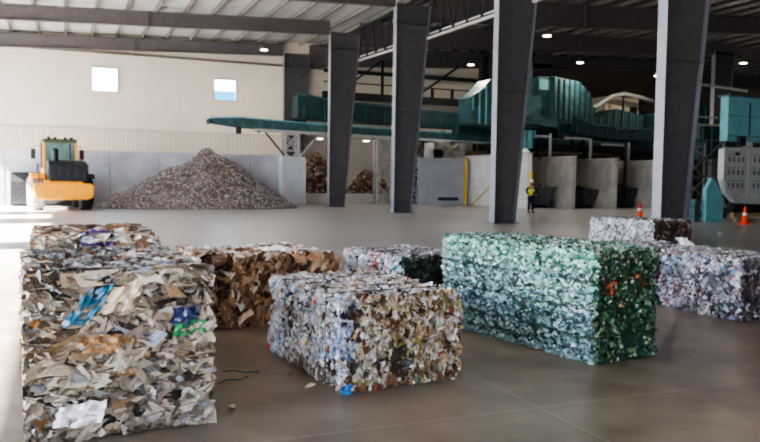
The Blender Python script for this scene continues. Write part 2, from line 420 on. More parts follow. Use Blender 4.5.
struct(MB().box(WX0 - 30, WX1 + 6, WY0 - 30, WY1 + 12, -.3, 0).build('floor', M['floor']))

# end wall with two window holes
wins = [(1.70, 3.24, 7.24, 8.72), (9.55, 11.03, 7.06, 8.46)]
def wall_with_holes(name, m, x0, x1, z0, z1f, y0, y1, holes):
    xs = sorted({x0, *([46.0] if x1 > 46 else []), x1, *[h[0] for h in holes], *[h[1] for h in holes]}); mb = MB()
    for i in range(len(xs) - 1):
        a, b = xs[i], xs[i + 1]; hs = [h for h in holes if h[0] <= a + 1e-6 and h[1] >= b - 1e-6]
        segs = [(z0, hs[0][2]), (hs[0][3], None)] if hs else [(z0, None)]
        for s0, s1 in segs:
            ta, tb = (s1, s1) if s1 is not None else (z1f(a), z1f(b))
            mb.prism([(a, s0), (b, s0), (b, tb), (a, ta)], 'y', y0, y1)
    return struct(mb.build(name, m))
wall_with_holes('wall_back', M['wall_panel'], WX0, 30.4, 4.75, zroof, WY1, WY1 + .25, wins)
wall_with_holes('wall_far', M['wall_shaded'], 30.4, WX1, 0, zroof, WY1, WY1 + .25, [])
struct(MB().box(WX0, 30.4, WY1 - .06, WY1 + .25, 0, 4.75).build('trim_1', M['wall_ribbed']))
M['girt'] = mat('dark_girt_line', '#6d6359', .6, .1, .3, 3, .1)
struct(MB().box(WX0, 30.4, WY1 - .12, WY1, 9.64, 9.80).build('trim_2', M['girt']))
M['flash'] = mat('wall_flashing', '#c4b7a4', .6, .1, .3, 3, .05)
struct(MB().box(WX0, 30.4, WY1 - .1, WY1, 4.7, 4.79).build('trim_3', M['flash']))
M['frame_grey'] = mat('window_frame_grey', '#a9a69f', .5, .1, .4, 3, .05)
for i, (x0, x1, z0, z1) in enumerate(wins):
    w = struct(empty('window_%d' % (i + 1), (x0, WY1, z0))); W_, H_ = x1 - x0, z1 - z0
    f = MB(); t = .07
    f.box(-t, W_ + t, -.08, .1, -t, 0).box(-t, W_ + t, -.08, .1, H_, H_ + t).box(-t, 0, -.08, .1, 0, H_).box(W_, W_ + t, -.08, .1, 0, H_)
    f.build('window_frame', M['frame_grey'], w)
    MB().box(0, W_, .08, .1, 0, H_).build('pane', M['glass'], w)
# blue clad building outside, seen through the second window
ob = empty('outdoor_building', (19, WY1 + 14, 0))
MB().box(-9, 12, 0, 6, 0, 9.25).build('cladding', M['far_cladding'], ob)
MB().box(-9.2, 12.2, -.2, 6.2, 9.25, 9.4).build('roof_edge', M['white_paint'], ob)
tag(ob, 'pale blue clad building seen outside through the right window', 'building')

# ceiling deck with purlins
cl = struct(empty('ceiling'))
for nm, xa, xb, mm in (('roof_deck', WX0 - .3, 17, M['ceiling']), ('roof_deck', 17, 46, M['ceiling_shaded']), ('roof_deck', 46, WX1 + .3, M['ceiling_shaded'])):
    MB().prism([(xa, zroof(xa)), (xb, zroof(xb)), (xb, zroof(xb) + .3), (xa, zroof(xa) + .3)], 'y', WY0, WY1 + .3).build(nm, mm, cl)
x = WX0 + .8
while x < WX1:
    z = zroof(x)
    MB().prism([(x - .09, z), (x - .09, z - .02), (x - .02, z - .02), (x - .02, z - .22), (x + .09, z - .22), (x + .09, z - .2), (x, z - .2), (x, z)], 'y', WY0, WY1).build('purlin', M['purlin'], cl)
    x += 1.55

# left side wall with three tall open truck doors, right wall, wall behind the camera with an unseen door opening added for fill
def side_wall(name, x0, x1, holes):
    ys = [WY0]; mb = MB()
    for (a, b, zt) in holes: 
        mb.box(x0, x1, ys[-1], a, 0, zroof(x0)); mb.box(x0, x1, a, b, zt, zroof(x0)); ys.append(b)
    mb.box(x0, x1, ys[-1], WY1, 0, zroof(x0)); return struct(mb.build(name, M['wall_panel']))
side_wall('wall_left', WX0 - .25, WX0, [(-6, 17.5, 6.45), (19.5, 27.5, 6.45), (31, 34, 6.4), (37, 49, 6.8)])
struct(MB().box(WX1, WX1 + .25, WY0, WY1, 0, zroof(WX1)).build('wall_right', M['wall_panel']))
mb = MB(); mb.box(WX0, -6, WY0 - .25, WY0, 0, zroof(WX0)).box(-6, 2, WY0 - .25, WY0, 4.6, 10.6).box(2, WX1, WY0 - .25, WY0, 0, 10.6)
mb.prism([(WX0, 10.3), (WX1, 10.6), (46, 12.8)], 'y', WY0 - .25, WY0)
struct(mb.build('wall_front', M['wall_panel']))

# ------------------------------------------------------------------ steel frames
def make_column(x0, y, label, wb=1.0, ztop=None, wt=1.95, fl=.37, flange_mat=None):
    zt = ztop or zroof(x0 + 1) - .9
    t = empty('steel_column', (x0, y, 0)); fm = flange_mat or M['steel_flange']
    slope = (wt - wb) / 10.5; w_top = wb + slope * zt
    MB().prism([(.03, .03), (wb - .03, .03), (w_top - .03, zt), (.03, zt)], 'y', -.012, .012).build('web', M['steel_dark'], t)
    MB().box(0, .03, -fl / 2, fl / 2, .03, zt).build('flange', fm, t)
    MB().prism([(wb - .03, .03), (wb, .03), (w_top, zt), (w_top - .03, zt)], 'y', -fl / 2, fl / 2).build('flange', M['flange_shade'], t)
    for z in (zt * .5, zt - 1.0, zt - .02):
        w_ = wb + slope * z
        MB().box(.03, w_ - .03, -fl / 2 + .04, fl / 2 - .04, z, z + .02).build('stiffener', M['steel_dark'], t)
    MB().box(-.12, wb + .12, -fl / 2 - .08, fl / 2 + .08, 0, .03).build('base_plate', M['steel_dark'], t)
    return tag(t, label, 'column', 'tapered steel columns')
make_column(14.75, 43.3, 'tapered grey steel column right of the concrete push wall, farthest of the free-standing row')
make_column(15.38, 35.0, 'tapered grey steel column standing left of the grey plated partition')
make_column(15.8, 26.0, 'tapered grey steel column in front of the white yellow-edged block wall')
make_column(16.14, 17.3, 'nearest and widest steel column, rising behind the far white and brown bale')
make_column(14.3, 52.0, 'wall column against the cream end wall above the pushed-up pile', 1.3, wt=1.95)
for i, (y, x) in enumerate(((52.0, 35.0), (43.3, 45.5))):
    make_column(x, y, ('dark steel column against the end wall behind the ribbed teal machine', 'dark steel column deep in the hall behind the teal cabinet')[i], 1.0)

def rafter(y, xa, xb, da, db, label, splices=()):
    t = empty('roof_beam', (0, y, 0)); n = 6
    for k in range(1):
        pass
    def zb(x): s = (x - xa) / (xb - xa); return zroof(x) - .24 - (da + (db - da) * s)
    zt = lambda x: zroof(x) - .24
    MB().prism([(xa, zb(xa)), (xb, zb(xb)), (xb, zt(xb)), (xa, zt(xa))], 'y', -.012, .012).build('web', M['beam'], t)
    MB().prism([(xa, zb(xa)), (xb, zb(xb)), (xb, zb(xb) + .03), (xa, zb(xa) + .03)], 'y', -.16, .16).build('flange', M['beam'], t)
    MB().prism([(xa, zt(xa) - .03), (xb, zt(xb) - .03), (xb, zt(xb)), (xa, zt(xa))], 'y', -.16, .16).build('flange', M['beam'], t)
    for sx in splices: MB().box(sx - .03, sx + .03, -.15, .15, zb(sx) - .06, zt(sx) + .02).build('splice_plate', M['beam'], t)
    return tag(t, label, 'beam', 'roof rafters of the steel frames')
for i, (y, cx) in enumerate(((52.0, 14.3), (43.3, 14.75), (35.0, 15.38), (26.0, 15.68), (17.3, 16.0), (8.6, 16.3), (0, 16.6))):
    where = ('against the end wall', 'left of the farthest free-standing column, with a splice plate', 'left of the second free-standing column', 'left of the third column', 'left of the nearest column', 'overhead left of the bales', 'above the camera on the left')[i]
    rafter(y, WX0, cx + .02, .85, .8, 'grey steel roof rafter ' + where, (4.3,))
    where = ('along the end wall over the machinery', 'over the ribbed teal machine, right of the farthest free-standing column', 'over the bunkers, right of the second free-standing column', 'right of the third column', 'right of the nearest column', 'overhead right of the bales', 'above the camera on the right')[i]
    rafter(y, cx + 1.9, 46, 1.5, .9, 'dark steel roof rafter ' + where, (27,))
for y in (52.0, 43.3, 35.0, 26.0, 17.3):
    rafter(y, 46, WX1, .9, 1.2, 'dark steel roof rafter beyond the ridge deep on the right of the hall')

# longitudinal open-web trusses between columns
cs = [(14.9, 43.3), (15.5, 35.0), (15.8, 26.0), (16.1, 17.3), (16.4, 8.6)]
wheres = ['between the farthest and second free-standing columns', 'between the second and third free-standing columns', 'between the third and the nearest column', 'in front of the nearest column, overhead']
for i in range(4):
    (xa, ya), (xb, yb) = cs[i], cs[i + 1]; t = empty('open_web_truss', (xa + 1.72, ya - .02, 0)); dx, dy = xb - xa, yb - ya + .04
    zb_, zt_ = 8.95, 10.95
    MB().bar((0, 0, zb_), (dx, dy, zb_), .16, .1).build('bottom_chord', M['truss'], t)
    MB().tube([(.12, 0, zb_ + .26), (dx + .12, dy, zb_ + .26)], .05, 8).build('sprinkler_pipe', M['truss'], t)
    MB().bar((0, 0, zt_), (dx, dy, zt_), .14, .1).build('top_chord', M['dark'], t)
    n = 7; w = MB()
    for k in range(n):
        s0, s1 = k / n, (k + 1) / n
        w.bar((dx * s0, dy * s0, zb_), (dx * (s0 + s1) / 2, dy * (s0 + s1) / 2, zt_), .05); w.bar((dx * (s0 + s1) / 2, dy * (s0 + s1) / 2, zt_), (dx * s1, dy * s1, zb_), .05)
    w.build('web_bracing', M['dark'], t)
    tag(t, 'open-web roof truss with a pale bottom chord ' + wheres[i], 'truss', 'trusses linking the columns')

# ------------------------------------------------------------------ high-bay lamps
def lamp_proto(drop):
    t = empty('high_bay_lamp'); 
    MB().lathe([(.24, 0), (.26, .03), (.2, .12), (.1, .2), (.07, .3)], n=20).build('housing', M['lamp_body'], t, smooth=True)
    MB().lathe([(.22, -.02), (.23, -.005), (.22, .0)], n=20).build('lens', M['lamp_on'], t)
    MB().tube([(0, 0, .3), (0, 0, .3 + drop)], .012, 6).build('hanging_rod', M['lamp_body'], t)
    return t
lp = lamp_proto(.9)
spots = [(11.6, 46.8, 'left of the wall column under the roof'), (26.0, 46.0, 'over the teal ribbed hopper right of the second free-standing column'), (24.6, 35.1, 'high right of the third column, brightest in the dark roof'),
         (32.0, 41.8, 'over the big ribbed teal machine'), (40.8, 44.1, 'just left of the nearest column, low in the dark roof'), (41.5, 37.0, 'over the teal cabinet at the right'),]
for i, (x, y, w) in enumerate(spots):
    o = lp if i == 0 else dup(lp, (0, 0, 0))
    o.location = (x, y, 9.75); rz = zroof(x)
    tag(o, 'small round high-bay lamp hanging ' + w, 'lamp', 'high-bay lamps under the roof')
    for ch in o.children:
        if ch.name.startswith('hanging_rod'):
            ch.scale.z = 1; ch.location.z = 0
            if i: ch.data = ch.data.copy()
            L_ = rz - 9.75
            for v in ch.data.vertices: v.co.z = .3 if v.co.z < .5 else L_
    pl = bpy.data.lights.new('bay_light', 'AREA'); pl.shape = 'DISK'; pl.size = .42; pl.energy = 260; pl.color = (1, .9, .76)
    po = bpy.data.objects.new('bay_light', pl); COL.objects.link(po); po.location = (x, y, 9.7)

# ------------------------------------------------------------------ push wall and bunkers
pw = empty('concrete_push_wall', (WX0 + .05, 45.5, 0))
MB().box(0, 12.2 - WX0, 0, .35, 0, 3.12).build('wall_panel', M['concrete_wall'], pw, .02)
MB().box(12.2 - WX0, 13.7 - WX0, -.9, .35, 0, 3.05).build('end_block', mat('pale_end_block', '#b9bcc2', .8, 0, .25, .9, .12, .1, 12), pw, .03)
mb = MB()
for k in range(8): mb.box(1.5 + k * 2.7, 1.52 + k * 2.7, -.01, 0, 0, 3.1)
mb.build('panel_joint', M['steel_dark'], pw)
tag(pw, 'long grey concrete push wall behind the loader and the shredded pile', 'wall')

# mound of shredded material (uncountable)
def mound(name, cx, cy, rx, ry, h, n, pal, size, base, seed, m, peak=(0, 0), p=1.0, parent=None):
    V = []; F = []; G = 60
    def hz(u_, v_):
        px, py = peak
        # distance normalised to the skewed ellipse
        d = math.hypot((u_ - px) / (1 - px * math.copysign(1, u_ - px) if u_ != px else 1), (v_ - py))
        s = max(0, 1 - d) ** p
        return h * s * (1 + .12 * noise.noise(Vector((u_ * 4 + seed, v_ * 4, 0)))) + .12 * s ** .3 * noise.noise(Vector((u_ * 14 + seed, v_ * 14, 0)))
    for i in range(G + 1):
        for j in range(G + 1):
            a, b = -1 + 2 * i / G, -1 + 2 * j / G; V.append((a * rx, b * ry, max(.0, hz(a, b)) + .002))
    for i in range(G):
        for j in range(G):
            q = (i * (G + 1) + j, (i + 1) * (G + 1) + j, (i + 1) * (G + 1) + j + 1, i * (G + 1) + j + 1)
            if max(V[k][2] for k in q) > .01: F.append(q)
    C = np.tile(np.array(lin(base)), (len(V), 1)) * rng.uniform(.6, 1.25, (len(V), 1))
    P = []; 
    while len(P) < n:
        a, b = random.uniform(-1, 1), random.uniform(-1, .75)
        z = hz(a, b)
        if z > .02: P.append((a * rx, b * ry, z + .01))
    P = np.array(P); Nn = np.tile([0, -.5, .8], (n, 1)); rad = rng.uniform(*size, n)
    f = flakes(P, Nn, rad, pick(pal, n, .2), .6)
    f[0][:, 2] = np.maximum(f[0][:, 2], .003)
    o = scrap_object(name, [(np.array(V), F, C), f], m, parent); o.location = (cx, cy, 0); return o
pal_shred = [('#a59a99', 5), ('#b8adac', 5), ('#85797a', 4), ('#cbc3c2', 2), ('#dad5d6', .5), ('#84828a', 2), ('#8c776c', 1.2)]
o = mound('shredded_pile', 6.9, 42.4, 5.6, 3.0, 3.3, 12000, pal_shred, (.03, .08), '#6f625a', 2, M['paper'], peak=(.1, .05), p=1.0)
tag(o, 'tall grey-brown pile of shredded waste heaped against the push wall', 'pile', kind='stuff')

# grey plated partition and white block fins of the bunkers
pt = empty('plated_partition', (22.75, 47.2, 0))
MB().box(0, 3.55, 0, .3, 0, 3.2).build('panel', mat('grey_partition', '#9b9ea6', .7, 0, .3, 1, .08), pt, .02)
mb = MB()
for k in range(5): mb.box(.02 + k * .88, .05 + k * .88, -.02, 0, .02, 3.18)
mb.build('panel_seam', M['concrete_wall'], pt)
MB().box(1.5, 3.1, -.04, 0, .3, .52).build('dark_slot', M['dark'], pt)
MB().box(-.05, 3.6, -.05, .35, 3.2, 3.28).build('top_rail', M['galv'], pt)
tag(pt, 'pale grey plated partition between the second and third columns', 'partition')

def fin(x, ya, yb, h, label, m=None, guard=False, th=.3, blocks=False):
    t = empty('bunker_divider', (x, ya, 0)); L_ = yb - ya
    m = m or M['concrete_warm']
    MB().box(0, th, 0, L_, 0, h).build('slab', m, t, .02)
    mb = MB()
    if blocks:
        z = .6
        while z < h - .1: mb.box(-.012, th + .012, -.012, L_ + .01, z - .012, z + .012); z += .6
        mb.build('block_joint', M['concrete_wall'], t)
    MB().box(-.04, th + .04, -.03, L_, h, h + .08).build('cap_rail', M['galv'], t)
    if guard:
        g = MB(); g.box(th - .16, th + .02, -.03, .06, .9, 2.3)
        g.build('corner_guard', M['yellow_guard'], t)
    return tag(t, label, 'divider wall', 'concrete dividers between the bunkers')
white_block = mat('white_block', '#cfcfcb', .7, 0, .3, 1.2, .08)
fin(26.82, 40.0, 48.6, 3.45, 'white block divider wall with a yellow end guard behind the worker', white_block, 'hi', .34, True)
fin(30.18, 39.9, 48.6, 3.33, 'pale concrete bunker divider, first one right of the worker')
fin(33.55, 39.9, 48.6, 3.28, 'pale concrete bunker divider, second one right of the worker')
fin(36.9, 39.9, 48.6, 3.22, 'pale concrete bunker divider just left of the nearest column')
fin(40.3, 39.9, 48.6, 3.2, 'pale concrete bunker divider just right of the nearest column')
# yellow corner post and leaning bar at the far end of the white block wall
mb = MB(); mb.box(26.33, 26.42, 46.95, 47.1, 0, 3.35); o = mb.build('yellow_post', M['yellow_guard'])
tag(o, 'slim yellow post at the right edge of the grey partition', 'post')
o = MB().bar((26.75, 46.6, 0.02), (27.0, 43.6, 1.9), .06, .06).build('yellow_bar', M['yellow_guard'])
o.location.x = -.14
tag(o, 'yellow bar leaning on the white block wall left of the third column', 'bar')

bb = empty('bunker_back_plate', (26.9, 48.7, 0)); MB().box(0, 20, 0, .2, 0, 3.9).build('plate', M['bay_back'], bb)
mb = MB()
for k in range(11): mb.box(k * 1.9, k * 1.9 + .12, -.06, 0, 0, 3.9)
mb.build('plate_rib', M['bay_back'], bb)
tag(bb, 'dark brown plate added for the shaded back of the bunkers', 'back plate')

# hopper bins standing in the bunkers
def bin_proto():
    t = empty('hopper_bin')
    w0, w1, d0, d1, h = .75, 1.1, .6, .8, 1.35
    V = [(-w0, -d0, .18), (w0, -d0, .18), (w0, d0, .18), (-w0, d0, .18), (-w1, -d1, h), (w1, -d1, h), (w1, d1, h), (-w1, d1, h),
         (-w0 + .05, -d0 + .05, .24), (w0 - .05, -d0 + .05, .24), (w0 - .05, d0 - .05, .24), (-w0 + .05, d0 - .05, .24), (-w1 + .06, -d1 + .06, h), (w1 - .06, -d1 + .06, h), (w1 - .06, d1 - .06, h), (-w1 + .06, d1 - .06, h)]
    F = [(0, 1, 2, 3), (0, 1, 5, 4), (1, 2, 6, 5), (2, 3, 7, 6), (3, 0, 4, 7), (8, 9, 10, 11), (8, 9, 13, 12), (9, 10, 14, 13), (10, 11, 15, 14), (11, 8, 12, 15),
         (4, 5, 13, 12), (5, 6, 14, 13), (6, 7, 15, 14), (7, 4, 12, 15)]
    MB().add(V, F).build('tub', M['binsteel'], t)
    r = MB()
    for x in (-.8, -.27, .27, .8): r.bar((x * .9, -d0 - .01, .2), (x * 1.15, -d1 - .02, h), .06, .05)
    r.bar((-w1, -d1, h), (w1, -d1, h), .08, .08); r.build('rib', M['binsteel'], t)
    for x in (-.5, .5): MB().box(x - .1, x + .1, -.62, .62, 0, .18).build('skid', M['dark'], t)
    return t
bp_ = bin_proto()
def loose(cx, cy, z, pal, rx, ry, h, name, label, n=260, size=(.06, .14)):
    o = mound(name, cx, cy, rx, ry, h, n, pal, size, '#2c2d30', 3, M['plastic']); o.location.z = z
    return tag(o, label, 'scrap', kind='stuff')
for i, (x, y, lb, s) in enumerate(((28.6, 41.7, 'dark steel hopper bin with yellow-green scraps behind the worker', 1.0), (32.55, 42.2, 'dark steel hopper bin in the middle bunker', .9), (35.9, 42.2, 'dark steel hopper bin in the bunker behind the left traffic cone', 1.0))):
    o = bp_ if i == 0 else dup(bp_, (0, 0, 0))
    o.location = (x, y, 0); o.scale = (1, 1, s); tag(o, lb, 'bin', 'hopper bins in the bunkers')
pal_bin = [('#3a3d42', 5), ('#5c5f66', 3), ('#23262a', 4), ('#b7c63c', .5), ('#7f858c', 1.2)]
for x, y, z, w in ((28.6, 41.7, 1.3, 'behind the worker'), (32.55, 42.2, 1.17, 'in the middle bunker'), (35.9, 42.2, 1.3, 'behind the left traffic cone')):
    loose(x, y, z - .1, pal_bin, 1.0, .72, .42, 'loose_scrap', 'dark loose scrap heaped in the hopper bin ' + w)

# cardboard heap and bales behind the far columns
pal_card = [('#98785e', 5), ('#705548', 4), ('#c0a286', 3), ('#5b3a28', 2), ('#e4dcd2', 1.4), ('#8f8a86', 1)]
o = mound('cardboard_heap', 16.3, 49.3, 1.75, 1.3, 3.3, 1500, pal_card, (.1, .26), '#5b4332', 8, M['paper'], peak=(-.2, 0), p=.55)
tag(o, 'tall heap of torn brown cardboard seen right of the push wall end', 'heap', kind='stuff')
o = mound('cardboard_heap', 19.8, 49.3, 1.7, 1.3, 2.3, 1100, pal_card, (.1, .24), '#5b4332', 12, M['paper'], p=.5)
tag(o, 'lower brown cardboard heap seen between the two farthest free-standing columns', 'heap', kind='stuff')
o = empty('floor_glare_strip', (14.2, 47.6, 0)); MB().box(0, 7.9, 0, .35, 0, .75).build('glare_block', mat('pale_glare', '#c3bdb8', .8, 0, .2, 1, .1), o, .03)  # pale block added in place of a bright reflection on the floor
tag(o, 'low pale strip added as bright floor reflection before the cardboard heaps', 'strip')

pal_blue = [('#c9d3e6', 4), ('#6b7fae', 3), ('#3a466a', 2.5), ('#e9e9ee', 3), ('#2a2d38', 2)]
def face(n, size, pal, **k): return dict(n=n, size=size, pal=pal, **k)
for i, z in enumerate((0, 1.05)):
    t = make_bale((22.15, 48.0, z), 0, 1.0, .8, 1.03, {'front': face(130, (.05, .13), pal_blue), 'left': face(130, (.05, .13), pal_blue), 'top': face(100, (.05, .13), pal_blue)}, M['plastic'], '#3b4050', step=.15, seed=30 + i, name='film_bale')
    tag(t, ('blue and white film bale at the foot of the stack beside the grey partition', 'blue and white film bale on top of the stack beside the grey partition')[i], 'bale', 'blue film bales behind the columns')

# ------------------------------------------------------------------ sorting machinery
def lattice(x0, x1, y, z0, z1, label, m=None, depth=.5, nx=2, name='machine_support'):
    t = empty(name, (x0, y, 0)); m = m or M['galv']; w = x1 - x0
    for (x, yy) in ((0, 0), (w, 0), (0, depth), (w, depth)): MB().box(x - .07, x + .07, yy - .07, yy + .07, z0, z1).build('post', m, t)
    b = MB(); h = (z1 - z0) / nx
    for k in range(nx):
        a, c = z0 + k * h, z0 + (k + 1) * h
        for yy in (0, depth): b.bar((0, yy, a + .05), (w, yy, c - .05), .07); b.bar((w, yy, a + .05), (0, yy, c - .05), .07)
    for k in range(nx + 1):
        for yy in (0, depth): b.bar((0, yy, min(z0 + k * h + .05, z1 - .05)), (w, yy, min(z0 + k * h + .05, z1 - .05)), .09)
    b.build('bracing', m, t)
    if z0 < .1:
        for (x, yy) in ((0, 0), (w, 0), (0, depth), (w, depth)): MB().box(x - .14, x + .14, yy - .14, yy + .14, 0, .03).build('foot_plate', m, t)
    return tag(t, label, 'frame')

# long out-feed conveyor
cv = empty('belt_conveyor', (0, 46.6, 0))
prof_side = [(8.2, 5.30), (10.0, 5.42), (16, 5.16), (24.5, 5.0), (40, 4.75), (40, 4.3), (24.5, 4.52), (16, 4.7), (10.2, 4.86), (8.4, 5.08)]
for y in (0, 1.25): MB().prism(prof_side, 'y', y, y + .06).build('side_panel', M['teal'], cv)
b = MB(); b.prism([(8.3, 5.28), (10, 5.3), (40, 4.68), (40, 4.62), (10, 5.22), (8.3, 5.2)], 'y', .07, 1.24)
MB().prism([(8.2, 5.3), (10, 5.42), (16, 5.16), (24.5, 5.0), (40, 4.75), (40, 4.82), (24.5, 5.07), (16, 5.24), (10, 5.5), (8.2, 5.38)], 'y', -.05, .1).build('top_rail', M['teal_light'], cv)
MB().prism([(11, 4.8), (40, 4.28), (40, 4.12), (11, 4.62)], 'y', -.03, .12).build('lower_rail', M['galv'], cv)
MB().lathe([(.17, 0), (.17, 1.2)], (8.35, .05, 5.2), 16, 'y').build('head_roller', M['dark'], cv)
for k in range(14): b.bar((11.5 + k * 2, .03, 4.66 - k * .035), (11.5 + k * 2, 1.25, 4.66 - k * .035), .08)
b.build('belt_bed', M['dark'], cv)
MB().box(9.9, 10.2, .2, .5, 4.45, 4.9).build('drive_motor', M['dark'], cv)
tag(cv, 'long teal belt conveyor running level behind the columns', 'conveyor')
t = lattice(13.05, 13.95, 46.9, 0, 4.6, 'white perforated support frame of the conveyor at the end of the push wall', M['galv'], .6, 4, 'conveyor_support')
MB().bar((.95, 0, 3.1), (2.3, 0, 4.6), .12).build('knee_brace', M['galv'], t); MB().bar((0, 0, 3.1), (-1.3, 0, 4.6), .1).build('knee_brace', M['dark'], t)
lattice(19.5, 20.75, 46.9, 0, 4.45, 'white cross-braced support tower between the first two free-standing columns', M['galv'], .6, 3, 'conveyor_support')
lattice(25.1, 26.85, 48.3, 3.3, 4.75, 'short white cross-braced frame on top of the grey partition', M['galv'], .4, 1, 'machine_support')
lattice(22.9, 24.2, 48.9, 0, 4.6, 'dark support tower behind the grey partition', M['dark'], .6, 3, 'conveyor_support')
t = empty('control_box', (23.85, 48.35, 3.28)); MB().box(0, .62, 0, .4, 0, 1.1).build('cabinet', M['white_paint'], t, .02); MB().box(.05, .57, -.03, 0, .1, 1.0).build('cabinet_door', M['white_paint'], t, .01)
tag(t, 'small white control box on top of the grey partition', 'control box')
t = empty('electric_motor', (24.8, 48.4, 3.28))
MB().lathe([(.24, -.4), (.26, -.35), (.26, .3), (.2, .4)], (0, 0, .42), 18, 'x').build('motor_body', M['dark'], t); MB().box(-.3, .3, -.2, .2, 0, .2).build('motor_foot', M['dark'], t)
tag(t, 'dark electric motor beside the white control box', 'motor')
# support shelf for those: partition platform
o = empty('maintenance_platform', (22.6, 48.1, 3.1)); MB().box(0, 5.0, 0, 1.2, 0, .18).build('deck', M['dark'], o); MB().box(0, 5.0, -.04, 0, .0, .18).build('edge_plate', M['galv'], o)
tag(o, 'narrow dark platform behind the top of the grey partition', 'platform')

# upper enclosed conveyor, dark teal
t = empty('enclosed_conveyor', (0, 49.4, 0))
MB().prism([(14.6, 5.85), (14.6, 7.4), (17.2, 7.05), (24, 6.75), (30, 6.6), (30, 5.5), (17, 5.75)], 'y', 0, 1.4).build('trough', M['teal_dark'], t)
MB().prism([(14.6, 7.4), (17.2, 7.05), (24, 6.75), (30, 6.6), (30, 6.72), (24, 6.87), (17.2, 7.17), (14.6, 7.52)], 'y', -.06, .1).build('top_rail', M['teal'], t)
b = MB()
for k in range(10): b.box(15 + k * 1.5, 15.08 + k * 1.5, -.05, 0, 5.78, 6.7)
b.build('stiffener', M['teal'], t)
for x in (14.75, 22.4, 29): MB().box(x, x + .2, 1.15, 1.35, 0, 5.8).build('leg', M['dark'], t)
tag(t, 'dark teal enclosed conveyor trough high behind the columns', 'conveyor')

# dark steel gantry in front of the wall, over the teal trough
t = empty('steel_gantry', (0, 51.0, 0))
MB().box(17, 33.5, 0, .5, 7.45, 7.95).build('deck_beam', M['dark'], t)
MB().box(17, 33.5, .1, .2, 8.6, 8.68).build('handrail', M['dark'], t)
for x in (17.4, 21.5, 25.6, 27.3, 29.4, 33.3): MB().box(x - .09, x + .09, 0, .16, 0 if x in (17.4, 33.3) else 7.9, 8.65 if x not in (21.5,) else 10.4).build('post', M['dark'], t)
MB().bar((24.2, .1, 7.9), (27.8, .1, 10.4), .14).build('brace', M['dark'], t); MB().bar((18.2, .1, 7.9), (21.4, .1, 10.4), .12).build('brace', M['dark'], t)
MB().box(17, 31, .0, .2, 9.3, 9.5).build('upper_girt', M['dark'], t)
MB().box(30.0, 30.4, 0, .3, 7.9, 11.4).build('post', M['dark'], t)
tag(t, 'dark steel gantry with braces in front of the cream end wall', 'gantry')

# ribbed teal hopper left of third column
def ribbed(name, prof, y0, y1, m, label, rib_m=None, pitch=.45, lit=None, cat='machine', legs=(), lz=0):
    t = empty(name, (0, y0, 0))
    b = MB(); b.prism(prof, 'y', 0, y1 - y0); b.cur = 1
    xs = [p[0] for p in prof]; x = min(xs) + .1
    def span(x):
        zs = []
        for i in range(len(prof)):
            (xa, za), (xb, zb) = prof[i], prof[(i + 1) % len(prof)]
            if (xa - x) * (xb - x) <= 0 and xa != xb: zs.append(za + (zb - za) * (x - xa) / (xb - xa))
        return (min(zs), max(zs)) if len(zs) > 1 else None
    while x < max(xs) - .05:
        s = span(x)
        if s and s[1] - s[0] > .2: b.box(x, x + .09, -.09, .0, s[0] + .03, s[1] - .03)
        x += pitch
    b.build('casing', [m, rib_m or m], t)
    for lx in legs: MB().box(lx, lx + .18, .41 * (y1 - y0), .41 * (y1 - y0) + .18, lz, 5.8).build('leg', M['dark'], t)
    return tag(t, label, cat)
ribbed('ribbed_hopper', [(24.9, 5.5), (27.4, 5.35), (27.4, 8.6), (26.2, 8.5), (25.5, 7.75), (24.7, 7.2)], 43.6, 45.4, M['teal'], 'ribbed teal hopper immediately left of the third column', M['teal_light'], .5, legs=(26.88,), lz=3.53)
# big ribbed screen
t = ribbed('ribbed_screen', [(30.4, 5.7), (33.4, 5.5), (34.0, 6.6), (33.5, 7.9), (32.6, 8.6), (30.4, 8.85)], 42.6, 45.5, M['teal'], 'big ribbed teal screening machine with a rounded casing above the bunkers', M['teal_dark'], .42, legs=(31.2, 33.0), lz=4.35)
MB().prism([(30.38, 5.7), (30.38, 8.85), (29.5, 8.8), (28.6, 7.6), (28.4, 6.9), (28.7, 6.3)], 'y', .3, 2.4).build('side_hood', M['teal'], t, .04)
MB().box(29.5, 30.3, .1, .29, 7.9, 8.6).build('hood_light_patch', M['teal_light'], t, .02)  # lighter plate puts the lit patch on the hood into colour
MB().prism([(28.3, 6.2), (35, 5.5), (35, 5.0), (28.3, 5.6)], 'y', -.1, .1).build('base_frame', M['teal'], t)

t = empty('curved_conveyor', (-.6, 40.9, -.12))
up = [(31.4, 6.2), (33, 5.75), (35, 5.55), (37.5, 5.6), (41, 5.95)]; lo = [(41, 4.95), (37.5, 4.75), (35, 4.8), (33, 4.95), (31.4, 5.2)]
b = MB(); b.prism(up + lo, 'y', 0, .08); b.cur = 1
for k in range(12): x = 31.8 + k * .8; b.box(x, x + .07, -.05, 0, 4.98, 5.5)
b.build('side_panel', [M['teal_dark'], M['teal']], t); MB().prism(up + lo, 'y', 1.4, 1.48).build('side_panel', M['teal_dark'], t)
MB().prism([(x, z + .05) for x, z in up] + [(x, z - .07) for x, z in up[::-1]], 'y', -.06, .14).build('top_rail', M['teal'], t)
MB().prism([(31.4, 5.7), (41, 5.35), (41, 5.25), (31.4, 5.6)], 'y', .1, 1.38).build('belt', M['black'], t)
for x in (36.0, 40.6): MB().box(x, x + .16, .1, .26, .12, 4.9).build('leg', M['dark'], t)
tag(t, 'dark teal curved conveyor sagging between the big screen and the nearest column', 'conveyor')
